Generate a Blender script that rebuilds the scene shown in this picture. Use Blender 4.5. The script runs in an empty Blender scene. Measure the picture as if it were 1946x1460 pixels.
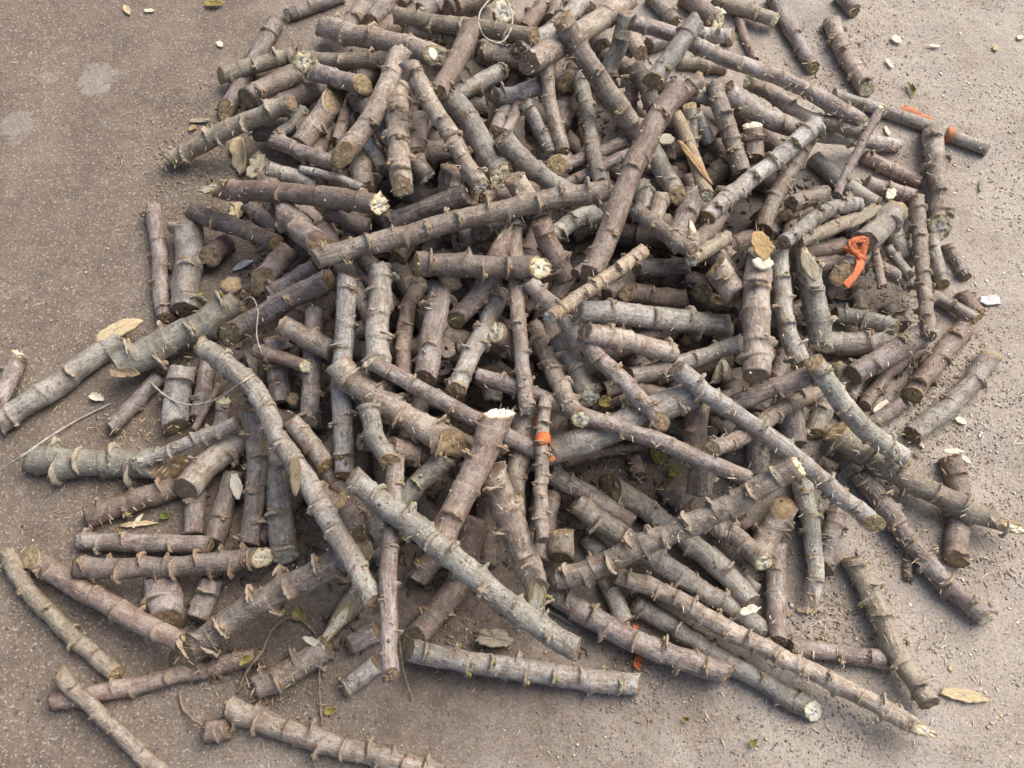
import bpy, math, random
import numpy as np
from mathutils import Vector, Matrix

# ------------------------------------------------------------------ camera, sky, sun, exposure
scene = bpy.context.scene
CAM_H, PITCH, FPX, PW, PH = 1.15, math.radians(66), 1685.0, 1946.0, 1460.0
cam_d = bpy.data.cameras.new('camera')
cam = bpy.data.objects.new('camera', cam_d)
scene.collection.objects.link(cam)
cam.location = (0, -CAM_H/math.tan(PITCH), CAM_H)
cam.rotation_euler = (math.pi/2-PITCH, 0, 0)
cam_d.sensor_width = 36; cam_d.lens = 36*FPX/PW
cam_d.clip_start = .01; cam_d.clip_end = 200
cam_d.dof.use_dof = False
scene.camera = cam

SUN_EL, SUN_AZ = math.radians(52), math.radians(48)      # azimuth from +Y towards +X
world = bpy.data.worlds.new('World'); scene.world = world
world.use_nodes = True
wn = world.node_tree
bg = wn.nodes['Background']
sky = wn.nodes.new('ShaderNodeTexSky')
sky.sky_type = 'NISHITA'; sky.sun_disc = False
sky.sun_elevation = SUN_EL; sky.sun_rotation = SUN_AZ
sky.air_density = 1.0; sky.dust_density = 6.0; sky.ozone_density = .3
wn.links.new(sky.outputs[0], bg.inputs[0]); bg.inputs[1].default_value = .13
sl = bpy.data.lights.new('sun', 'SUN'); sl.energy = 2.1; sl.angle = math.radians(52); sl.color = (1, .965, .93)
so = bpy.data.objects.new('sun', sl); scene.collection.objects.link(so)
sd = Vector((math.sin(SUN_AZ)*math.cos(SUN_EL), math.cos(SUN_AZ)*math.cos(SUN_EL), math.sin(SUN_EL)))
so.rotation_euler = sd.to_track_quat('Z', 'Y').to_euler()
scene.view_settings.view_transform = 'Standard'; scene.view_settings.look = 'None'
scene.view_settings.exposure = 0.36; scene.view_settings.gamma = 1

rng = np.random.default_rng(7)
random.seed(7)
COL = scene.collection
GROUP = 'cut stems in the heap'

# ------------------------------------------------------------------ picture point -> place
CX, CY, CZ = cam.location
cp, sp_ = math.cos(PITCH), math.sin(PITCH)
def ray(u, v):
    x = (np.asarray(u, float)-PW/2)/FPX; y = -(np.asarray(v, float)-PH/2)/FPX
    return np.stack([x, cp+y*sp_, -sp_+y*cp], -1)
def at(u, v, z=0.0):
    d = ray(u, v)
    t = (np.asarray(z, float)-CZ)/d[..., 2]
    return np.stack([CX+d[..., 0]*t, CY+d[..., 1]*t, CZ+d[..., 2]*t], -1)
def px2m(u, v, z=0.0):
    d = ray(u, v); return (np.asarray(z, float)-CZ)/d[..., 2]/FPX     # metres per pixel across the ray

# ------------------------------------------------------------------ helpers
def tag(o, label=None, cat=None, group=None, kind=None):
    if label: o['label'] = label
    if cat: o['category'] = cat
    if group: o['group'] = group
    if kind: o['kind'] = kind
    return o
def make_mesh(name, V, F, mat=None, attrs=None, smooth=True, vec=None):
    me = bpy.data.meshes.new(name)
    V = np.asarray(V, np.float32)
    if isinstance(F, np.ndarray) and F.ndim == 2:
        n, k = F.shape
        me.vertices.add(len(V)); me.vertices.foreach_set('co', V.ravel())
        me.loops.add(n*k); me.loops.foreach_set('vertex_index', F.astype(np.int32).ravel())
        me.polygons.add(n)
        me.polygons.foreach_set('loop_start', np.arange(0, n*k, k, dtype=np.int32))
        me.update(calc_edges=True)
    else:
        me.from_pydata([tuple(map(float, v)) for v in V], [], F); me.update()
    if smooth: me.polygons.foreach_set('use_smooth', [True]*len(me.polygons))
    for k, a in (attrs or {}).items():
        at_ = me.attributes.new(k, 'FLOAT', 'POINT'); at_.data.foreach_set('value', np.asarray(a, np.float32))
    for k, a in (vec or {}).items():
        at_ = me.attributes.new(k, 'FLOAT_VECTOR', 'POINT'); at_.data.foreach_set('vector', np.asarray(a, np.float32).ravel())
    if mat: me.materials.append(mat)
    me.validate()
    return me
def link(name, me, parent=None, loc=None):
    o = bpy.data.objects.new(name, me); COL.objects.link(o)
    if parent is not None: o.parent = parent
    if loc is not None: o.location = loc
    return o
def empty(name, loc):
    o = bpy.data.objects.new(name, None); COL.objects.link(o); o.location = loc; o.empty_display_size = .02
    return o

# ------------------------------------------------------------------ materials
def N(nt, t, **kw):
    n = nt.nodes.new(t)
    for k, v in kw.items(): setattr(n, k, v)
    return n
def noise(nt, vec, scale, detail=4, rough=.6, dist=0.0):
    n = N(nt, 'ShaderNodeTexNoise'); n.inputs['Scale'].default_value = scale
    n.inputs['Detail'].default_value = detail; n.inputs['Roughness'].default_value = rough
    n.inputs['Distortion'].default_value = dist
    nt.links.new(vec, n.inputs['Vector']); return n.outputs['Fac']
def ramp(nt, fac, a, b, c0=(0, 0, 0, 1), c1=(1, 1, 1, 1)):
    r = N(nt, 'ShaderNodeValToRGB'); e = r.color_ramp.elements
    e[0].position = a; e[1].position = b; e[0].color = c0; e[1].color = c1
    nt.links.new(fac, r.inputs[0]); return r.outputs['Color']
def mix(nt, fac, a, b, mode='MIX'):
    m = N(nt, 'ShaderNodeMix', data_type='RGBA', blend_type=mode)
    for s, v in ((m.inputs['Factor'], fac), (m.inputs['A'], a), (m.inputs['B'], b)):
        if isinstance(v, (int, float)): s.default_value = v
        elif isinstance(v, tuple): s.default_value = (*v, 1) if len(v) == 3 else v
        else: nt.links.new(v, s)
    return m.outputs['Result']
def math_(nt, op, a, b=None, clamp=False):
    m = N(nt, 'ShaderNodeMath', operation=op); m.use_clamp = clamp
    for s, v in zip(m.inputs, (a, b)):
        if v is None: continue
        if isinstance(v, (int, float)): s.default_value = v
        else: nt.links.new(v, s)
    return m.outputs[0]
def new_mat(name):
    m = bpy.data.materials.new(name); m.use_nodes = True
    return m, m.node_tree, m.node_tree.nodes['Principled BSDF']
def bump(nt, h, strength, dist, bsdf, prev=None):
    b = N(nt, 'ShaderNodeBump'); b.inputs['Strength'].default_value = strength; b.inputs['Distance'].default_value = dist
    nt.links.new(h, b.inputs['Height'])
    if prev is not None: nt.links.new(prev, b.inputs['Normal'])
    nt.links.new(b.outputs[0], bsdf.inputs['Normal']); return b.outputs[0]

def bark_material(name, base, alt, pale, rust):
    m, nt, b = new_mat(name)
    a = N(nt, 'ShaderNodeAttribute', attribute_name='stemco')
    oi = N(nt, 'ShaderNodeObjectInfo')
    mp = N(nt, 'ShaderNodeMapping'); nt.links.new(a.outputs['Vector'], mp.inputs[0])
    mp.inputs['Scale'].default_value = (1, 1, .22)
    v, vs = a.outputs['Vector'], mp.outputs[0]
    nb = noise(nt, v, 60, 6, .72)
    c = mix(nt, ramp(nt, nb, .42, .58), base, alt)
    npk = noise(nt, v, 13, 3, .6)
    c = mix(nt, math_(nt, 'MULTIPLY', ramp(nt, npk, .48, .62), .28), c, tuple(.5*(x+y) for x, y in zip(alt, (.24, .155, .13))))
    # pale waxy bloom in streaks and blotches
    nl = noise(nt, vs, 150, 6, .75)
    c = mix(nt, math_(nt, 'MULTIPLY', ramp(nt, nl, .50, .60), .75), c, pale)
    nl2 = noise(nt, v, 22, 5, .7)
    c = mix(nt, math_(nt, 'MULTIPLY', ramp(nt, nl2, .49, .58), .62), c, pale)
    # rusty and dark spots
    nr = noise(nt, v, 85, 5, .65, .8)
    c = mix(nt, math_(nt, 'MULTIPLY', ramp(nt, nr, .56, .64), .75), c, rust)
    nd = noise(nt, v, 330, 4, .75)
    c = mix(nt, math_(nt, 'MULTIPLY', ramp(nt, nd, .57, .65), .6), c, (.045, .033, .027))
    nw = noise(nt, v, 520, 3, .7)
    c = mix(nt, math_(nt, 'MULTIPLY', ramp(nt, nw, .58, .66), .3), c, (.50, .46, .40))
    nk = noise(nt, v, 130, 5, .75, .5)
    c = mix(nt, math_(nt, 'MULTIPLY', ramp(nt, nk, .54, .61), .55), c, (.085, .060, .046))
    nk2 = noise(nt, vs, 210, 4, .75, .5)
    c = mix(nt, math_(nt, 'MULTIPLY', ramp(nt, nk2, .55, .62), .5), c, pale)
    vo = N(nt, 'ShaderNodeTexVoronoi'); vo.inputs['Scale'].default_value = 240; nt.links.new(v, vo.inputs['Vector'])
    dots = math_(nt, 'MULTIPLY', ramp(nt, vo.outputs['Distance'], .14, .30, (1, 1, 1, 1), (0, 0, 0, 1)), ramp(nt, nb, .42, .54))
    c = mix(nt, math_(nt, 'MULTIPLY', dots, .6), c, (.45, .37, .28))
    # tan corky colour round the nodes and at frayed ends
    nm = N(nt, 'ShaderNodeAttribute', attribute_name='node'); pm = N(nt, 'ShaderNodeAttribute', attribute_name='peel')
    nf = noise(nt, v, 120, 4, .7)
    c = mix(nt, math_(nt, 'MULTIPLY', math_(nt, 'MULTIPLY', nm.outputs['Fac'], ramp(nt, nf, .35, .6)), .95), c, (.36, .27, .19))
    cr = N(nt, 'ShaderNodeAttribute', attribute_name='crack')
    c = mix(nt, math_(nt, 'MULTIPLY', math_(nt, 'MULTIPLY', cr.outputs['Fac'], ramp(nt, nf, .34, .44)), .95), c, (.035, .024, .017))
    pk = math_(nt, 'ADD', pm.outputs['Fac'], math_(nt, 'SUBTRACT', nf, .5))
    c = mix(nt, math_(nt, 'MULTIPLY', ramp(nt, pk, .50, .62), .8), c, (.40, .29, .15))
    # a few stains of dust lying anywhere
    ndu = noise(nt, v, 24, 5, .7)
    c = mix(nt, math_(nt, 'MULTIPLY', ramp(nt, ndu, .52, .64), .5), c, (.27, .205, .155))
    # each stem its own tone
    hs = N(nt, 'ShaderNodeHueSaturation'); nt.links.new(c, hs.inputs['Color'])
    vr = N(nt, 'ShaderNodeMapRange'); nt.links.new(oi.outputs['Random'], vr.inputs[0])
    vr.inputs['To Min'].default_value = .78; vr.inputs['To Max'].default_value = 1.22
    nt.links.new(vr.outputs[0], hs.inputs['Value'])
    nt.links.new(hs.outputs[0], b.inputs['Base Color'])
    rr = N(nt, 'ShaderNodeMapRange'); nt.links.new(nl, rr.inputs[0]); rr.inputs['To Min'].default_value = .36; rr.inputs['To Max'].default_value = .62
    nt.links.new(rr.outputs[0], b.inputs['Roughness'])
    b.inputs['Specular IOR Level'].default_value = .5
    mp2 = N(nt, 'ShaderNodeMapping'); nt.links.new(a.outputs['Vector'], mp2.inputs[0]); mp2.inputs['Scale'].default_value = (1, 1, .12)
    h = math_(nt, 'ADD', math_(nt, 'MULTIPLY', noise(nt, mp2.outputs[0], 420, 4, .6), .6), math_(nt, 'MULTIPLY', noise(nt, v, 190, 5, .7), .9))
    h = math_(nt, 'ADD', h, math_(nt, 'MULTIPLY', dots, .6))
    bump(nt, h, .75, .0022, b)
    return m
BARK = {
 'p': bark_material('bark_purple_grey', (.158, .120, .104), (.225, .184, .162), (.45, .405, .37), (.21, .105, .07)),
 'r': bark_material('bark_red_brown',   (.170, .115, .087), (.232, .168, .132), (.39, .32, .27), (.23, .105, .06)),
 't': bark_material('bark_tan',         (.205, .162, .122), (.290, .240, .188), (.50, .44, .37), (.23, .125, .075)),
 'g': bark_material('bark_grey',        (.200, .182, .150), (.285, .262, .222), (.47, .45, .40), (.21, .125, .08)),
 's': bark_material('bark_silver',      (.240, .220, .195), (.335, .315, .285), (.55, .53, .49), (.24, .15, .105)),
 'w': bark_material('bark_pale_green',  (.250, .240, .195), (.345, .335, .280), (.55, .54, .48), (.25, .16, .10)),
 'o': bark_material('bark_olive',       (.200, .168, .115), (.270, .232, .165), (.40, .36, .28), (.19, .115, .065)),
 'd': bark_material('bark_dark',        (.118, .090, .072), (.170, .135, .110), (.29, .245, .21), (.15, .08, .05)),
 'y': bark_material('bark_peeled',      (.34, .24, .14), (.42, .33, .22), (.52, .44, .32), (.25, .13, .06)),
 'v': bark_material('bark_grey_green',  (.195, .190, .150), (.255, .252, .208), (.38, .38, .325), (.24, .165, .115)),
}
def cut_material(name, core, wood, rim, dirt=.5):
    m, nt, b = new_mat(name)
    a = N(nt, 'ShaderNodeAttribute', attribute_name='rad')
    tc = N(nt, 'ShaderNodeTexCoord'); oi = N(nt, 'ShaderNodeObjectInfo')
    va = N(nt, 'ShaderNodeVectorMath', operation='ADD'); nt.links.new(tc.outputs['Object'], va.inputs[0]); nt.links.new(oi.outputs['Random'], va.inputs[1])
    v = va.outputs[0]
    n1 = noise(nt, v, 260, 4, .7)
    rr = math_(nt, 'ADD', a.outputs['Fac'], math_(nt, 'MULTIPLY', math_(nt, 'SUBTRACT', n1, .5), .7))
    c = mix(nt, ramp(nt, rr, .18, .42), core, wood)
    c = mix(nt, ramp(nt, rr, .72, .96), c, rim)
    n2 = noise(nt, v, 110, 5, .7)
    c = mix(nt, math_(nt, 'MULTIPLY', ramp(nt, n2, .46, .58), dirt), c, (.15, .10, .06))
    n3 = noise(nt, v, 55, 4, .7)
    c = mix(nt, math_(nt, 'MULTIPLY', ramp(nt, n3, .5, .62), dirt*.8), c, (.26, .19, .12))
    nt.links.new(c, b.inputs['Base Color']); b.inputs['Roughness'].default_value = .85
    b.inputs['Specular IOR Level'].default_value = .25
    bump(nt, math_(nt, 'ADD', n1, noise(nt, v, 700, 3, .6)), .7, .0018, b)
    return m
CUT = {
 'c': cut_material('cut_cream',  (.90, .86, .72), (.84, .77, .56), (.62, .54, .28), .07),
 'w': cut_material('cut_white',  (.90, .88, .80), (.86, .82, .68), (.72, .66, .46), .03),
 'y': cut_material('cut_yellow', (.62, .52, .34), (.47, .37, .21), (.27, .20, .10), .5),
 'k': cut_material('cut_tan',    (.55, .44, .28), (.42, .31, .18), (.22, .15, .09), .5),
 'n': cut_material('cut_dusty',  (.38, .29, .20), (.29, .22, .155), (.19, .14, .10), .5),
}
CUT['p'] = CUT['c']
def plain(name, c1, c2, scale=60, rough=.8, bs=.5, bd=.001, stretch=None, spec=.3, dark=None):
    m, nt, b = new_mat(name)
    tc = N(nt, 'ShaderNodeTexCoord'); oi = N(nt, 'ShaderNodeObjectInfo')
    va = N(nt, 'ShaderNodeVectorMath', operation='ADD'); nt.links.new(tc.outputs['Object'], va.inputs[0]); nt.links.new(oi.outputs['Random'], va.inputs[1])
    v = va.outputs[0]
    if stretch:
        mp = N(nt, 'ShaderNodeMapping'); nt.links.new(v, mp.inputs[0]); mp.inputs['Scale'].default_value = stretch; v = mp.outputs[0]
    n = noise(nt, v, scale, 5, .65)
    c = mix(nt, ramp(nt, n, .38, .64), c1, c2)
    if dark: c = mix(nt, math_(nt, 'MULTIPLY', ramp(nt, noise(nt, v, scale*2.7, 4, .7), .56, .68), .7), c, dark)
    nt.links.new(c, b.inputs['Base Color']); b.inputs['Roughness'].default_value = rough
    b.inputs['Specular IOR Level'].default_value = spec
    if bs: bump(nt, noise(nt, v, scale*4, 4, .65), bs, bd, b)
    return m
SCAR = [plain('scar_tan', (.40, .31, .22), (.64, .54, .41), 8, .8, .5, .02, dark=(.07, .045, .03)),
        plain('scar_grey', (.42, .36, .27), (.66, .60, .48), 8, .8, .5, .02, dark=(.08, .055, .04)),
        plain('scar_rust', (.35, .24, .16), (.56, .43, .31), 8, .8, .5, .02, dark=(.06, .035, .02))]
BUD = [plain('bud_green', (.22, .25, .05), (.34, .33, .11), 10, .6, .4, .02, dark=(.08, .07, .02)),
       plain('bud_brown', (.34, .24, .13), (.52, .40, .24), 10, .8, .4, .02, dark=(.05, .03, .02))]
PITH = [plain('pith_pale', (.70, .66, .54), (.82, .79, .70), 400, .9),
        plain('pith_brown', (.30, .22, .14), (.45, .36, .25), 400, .9)]
WOOD = plain('bare_wood', (.50, .39, .22), (.66, .56, .37), 70, .8, .7, .001, (1, 6, 6), dark=(.22, .14, .07))
WOODW = plain('white_wood', (.70, .63, .47), (.80, .76, .64), 70, .8, .7, .001, (1, 6, 6), dark=(.40, .30, .16))
WOODO = plain('orange_wood', (.34, .21, .095), (.52, .38, .20), 70, .8, .7, .001, (1, 6, 6), dark=(.2, .1, .04))
WOODG = plain('weathered_wood', (.27, .235, .165), (.42, .38, .28), 70, .85, .7, .001, (1, 6, 6), dark=(.09, .07, .045))
BRANCHCUT = plain('old_branch_cut', (.17, .135, .085), (.28, .23, .155), 70, .85, .7, .001, (1, 6, 6), dark=(.07, .05, .035))
STRING = plain('string_fibre', (.42, .38, .30), (.60, .56, .47), 500, .9, .6, .001)
ROOT = plain('root_fibre', (.22, .165, .11), (.36, .29, .21), 300, .9)
TAPE = plain('orange_tape', (.50, .12, .035), (.74, .22, .07), 130, .5, .6, .002, spec=.5)
TAPED = plain('dusty_orange_tape', (.46, .17, .07), (.56, .23, .11), 90, .6, .2, .001, spec=.4, dark=(.35, .16, .09))
LEAFG = plain('green_leaf', (.13, .16, .03), (.25, .25, .07), 90, .5, .4, .001, dark=(.22, .13, .05))
LEAFY = plain('yellow_leaf', (.30, .25, .07), (.40, .32, .12), 90, .6, .4, .001, dark=(.22, .13, .05))
LEAFB = plain('dry_leaf', (.20, .14, .09), (.34, .26, .18), 60, .7, .5, .001, dark=(.08, .05, .03))
PLASTIC = plain('clear_dirty_plastic', (.42, .45, .48), (.58, .60, .62), 30, .3, .2, .001, spec=.6)
SHEET = plain('grey_plastic', (.34, .34, .34), (.56, .57, .57), 40, .35, .2, .001, spec=.6)

# ------------------------------------------------------------------ the floor
def fl(u, v): return at(u, v)[:2]
def floor_material():
    m, nt, b = new_mat('dusty_concrete')
    g = N(nt, 'ShaderNodeNewGeometry'); v = g.outputs['Position']
    sx = N(nt, 'ShaderNodeSeparateXYZ'); nt.links.new(v, sx.inputs[0])
    n0 = noise(nt, v, 3.2, 5, .6); n1 = noise(nt, v, 11, 6, .65); n2 = noise(nt, v, 60, 6, .7); n3 = noise(nt, v, 330, 4, .7)
    brown = mix(nt, ramp(nt, n1, .35, .65), (.155, .122, .095), (.235, .190, .150))
    conc = mix(nt, ramp(nt, n1, .35, .65), (.370, .322, .268), (.465, .412, .352))
    # brown soil left, grey concrete right, contrast widened to paint the light's falloff
    k = math_(nt, 'ADD', math_(nt, 'MULTIPLY', sx.outputs[0], 1.25), math_(nt, 'MULTIPLY', math_(nt, 'SUBTRACT', n0, .5), 1.3))
    k = math_(nt, 'ADD', k, math_(nt, 'MULTIPLY', math_(nt, 'SUBTRACT', n1, .5), .45))
    k = ramp(nt, math_(nt, 'ADD', k, .62), .0, 1.0)
    c = mix(nt, k, brown, conc)
    # cleaner grey patches
    c = mix(nt, math_(nt, 'MULTIPLY', math_(nt, 'MULTIPLY', ramp(nt, noise(nt, v, 6.5, 6, .75), .53, .62), k), .5), c, (.33, .325, .32))
    c = mix(nt, math_(nt, 'MULTIPLY', ramp(nt, noise(nt, v, 14, 6, .75), .52, .62), .35), c, (.20, .15, .115))
    c = mix(nt, math_(nt, 'MULTIPLY', ramp(nt, noise(nt, v, 22, 5, .75), .60, .70), .22), c, (.35, .325, .30))
    # speckle of grit
    c = mix(nt, math_(nt, 'MULTIPLY', ramp(nt, n2, .48, .62), .22), c, (.40, .33, .265))
    c = mix(nt, math_(nt, 'MULTIPLY', ramp(nt, n3, .54, .61), .6), c, (.085, .062, .047))
    c = mix(nt, math_(nt, 'MULTIPLY', ramp(nt, noise(nt, v, 240, 3, .7), .58, .64), .6), c, (.56, .50, .42))
    nsp = noise(nt, v, 95, 3, .6)
    c = mix(nt, math_(nt, 'MULTIPLY', ramp(nt, nsp, .64, .70), .6), c, (.085, .06, .045))
    # brown soil round the heap, darkened beneath it to paint shade in gaps
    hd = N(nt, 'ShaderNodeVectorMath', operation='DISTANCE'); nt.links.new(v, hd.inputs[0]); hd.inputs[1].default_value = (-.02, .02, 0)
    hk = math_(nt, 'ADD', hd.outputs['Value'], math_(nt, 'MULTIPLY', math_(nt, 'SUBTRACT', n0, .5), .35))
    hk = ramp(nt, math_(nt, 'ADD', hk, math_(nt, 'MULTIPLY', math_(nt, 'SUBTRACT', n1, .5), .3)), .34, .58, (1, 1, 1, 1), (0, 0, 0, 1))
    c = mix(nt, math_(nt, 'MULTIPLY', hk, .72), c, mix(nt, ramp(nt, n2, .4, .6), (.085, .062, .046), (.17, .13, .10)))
    # three pale stains with edges of their own
    for (u_, v_, r_, s_) in ((182, 152, 40, .36), (32, 236, 34, .26), (90, 148, 18, .22), (30, 262, 20, .18)):
        p = at(u_, v_); rad = r_*px2m(u_, v_)
        d = N(nt, 'ShaderNodeVectorMath', operation='DISTANCE'); nt.links.new(v, d.inputs[0]); d.inputs[1].default_value = tuple(map(float, p))
        e = math_(nt, 'ADD', d.outputs['Value'], math_(nt, 'MULTIPLY', math_(nt, 'SUBTRACT', noise(nt, v, 38, 4, .7), .5), float(rad)*2.2))
        e = ramp(nt, math_(nt, 'DIVIDE', e, float(rad)), .85, 1.0, (1, 1, 1, 1), (0, 0, 0, 1))
        c = mix(nt, math_(nt, 'MULTIPLY', e, s_), c, (.46, .42, .37))
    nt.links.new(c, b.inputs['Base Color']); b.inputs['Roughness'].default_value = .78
    b.inputs['Specular IOR Level'].default_value = .3
    h = math_(nt, 'ADD', math_(nt, 'MULTIPLY', n2, 1.0), math_(nt, 'MULTIPLY', n3, .45))
    h = math_(nt, 'ADD', h, math_(nt, 'MULTIPLY', n1, 1.5))
    bump(nt, h, .8, .004, b)
    return m
from mathutils import noise as mnoise
def fgrid():
    a = np.arange(-1.15, 1.15+1e-6, .008)
    o = np.array([1.25, 1.5, 2, 3, 5, 9, 16, 30])
    xs = np.concatenate([-o[::-1], a, o]); ys = np.concatenate([-o[::-1], a, o])
    X, Y = np.meshgrid(xs, ys)
    Z = np.zeros_like(X)
    def field(sc, seed):      # smooth value noise on a lattice
        g = np.random.default_rng(seed).random((256, 256))
        fx = X*sc+100; fy = Y*sc+100
        ix = np.floor(fx).astype(int) % 255; iy = np.floor(fy).astype(int) % 255
        tx = fx-np.floor(fx); ty = fy-np.floor(fy); tx = tx*tx*(3-2*tx); ty = ty*ty*(3-2*ty)
        return (g[iy, ix]*(1-tx)+g[iy, ix+1]*tx)*(1-ty)+(g[iy+1, ix]*(1-tx)+g[iy+1, ix+1]*tx)*ty-.5
    Z = field(6, 1)*.002+field(22, 2)*.0014+field(70, 3)*.0010
    Z[np.hypot(X, Y) > 1.6] *= .3
    # crack across the concrete at upper right
    ca, cb = at(1700, 8)[:2], at(1960, 66)[:2]
    t = np.clip(((X-ca[0])*(cb[0]-ca[0])+(Y-ca[1])*(cb[1]-ca[1]))/((cb-ca)@(cb-ca)), 0, 1)
    d = np.hypot(X-(ca[0]+t*(cb[0]-ca[0]))+.01*np.sin(t*17), Y-(ca[1]+t*(cb[1]-ca[1]))+.006*np.sin(t*23))
    Z -= np.where(d < .006, .004, 0)
    n, mm = X.shape
    V = np.stack([X, Y, Z-.0004], -1).reshape(-1, 3)
    I = np.arange(n*mm).reshape(n, mm)
    F = np.stack([I[:-1, :-1], I[:-1, 1:], I[1:, 1:], I[1:, :-1]], -1).reshape(-1, 4)
    return V, F
V, F = fgrid()
tag(link('floor', make_mesh('floor', V, F, floor_material())), 'dusty concrete floor, brown with soil and painted light falloff at the left, paler grey at the right', None, None, 'structure')

# ------------------------------------------------------------------ leaf scar and bud meshes, unit stem radius
# local x = outwards, y = round the stem, z = along the stem
def scar_mesh(seed, wide, tall, mat):
    r = np.random.default_rng(seed)
    n, kk = 13, 7
    th = np.linspace(-wide, wide, n); V = []
    wob = r.normal(0, .035, n)
    for i, t in enumerate(th):
        q = math.cos(t/wide*math.pi/2)**.7
        h = .02+tall*q**1.3+wob[i]*q*1.6; w = .04+.17*q*q
        zc = -.02-.16*(t/wide)**2+wob[(i*5) % n]*.6
        for j in range(kk):
            a = 2*math.pi*j/kk
            rad = .93+(h+.07)*(.5+.5*math.cos(a)); z = zc+w*math.sin(a)*(1-.45*(.5+.5*math.cos(a)))+.10*q*(.5+.5*math.cos(a))
            V.append((rad*math.cos(t)+r.normal(0, .022), rad*math.sin(t)+r.normal(0, .022), z+r.normal(0, .022)))
    F = [(i*kk+j, i*kk+(j+1) % kk, (i+1)*kk+(j+1) % kk, (i+1)*kk+j) for i in range(n-1) for j in range(kk)]
    F += [tuple(range(kk))[::-1], tuple((n-1)*kk+j for j in range(kk))]
    return make_mesh('leaf_scar', V, F, mat)
SCARS = {}
for ck, (mi) in {'a': 0, 'g': 1, 'r': 2}.items():
    SCARS[ck] = {'a': [scar_mesh(i, .42+.10*i, .10+.05*i, SCAR[mi]) for i in range(3)],
                 'b': [scar_mesh(10+i, .42+.12*i, .13+.06*i, SCAR[mi]) for i in range(4)],
                 'k': [scar_mesh(20+i, .45+.14*i, .16+.06*i, SCAR[mi]) for i in range(4)],
                 'K': [scar_mesh(30+i, .65+.15*i, .20+.05*i, SCAR[mi]) for i in range(4)]}
def bud_mesh(seed, mat):
    r = np.random.default_rng(seed); V = []; n = 7
    for i, (x, rad) in enumerate(((-.05, .20), (.07, .20), (.16, .14), (.22, .05))):
        for j in range(n):
            a = 2*math.pi*j/n
            V.append((1.0+x+r.normal(0, .015), rad*math.cos(a)*(1+r.normal(0, .15)), .26+rad*math.sin(a)*.85*(1+r.normal(0, .15))+.3*max(x, 0)))
    F = [(i*n+j, i*n+(j+1) % n, (i+1)*n+(j+1) % n, (i+1)*n+j) for i in range(3) for j in range(n)]+[tuple(21+j for j in range(n))]
    return make_mesh('bud', V, F, mat)
BUDS = [[bud_mesh(50+i, BUD[k]) for i in range(3)] for k in range(2)]

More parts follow.
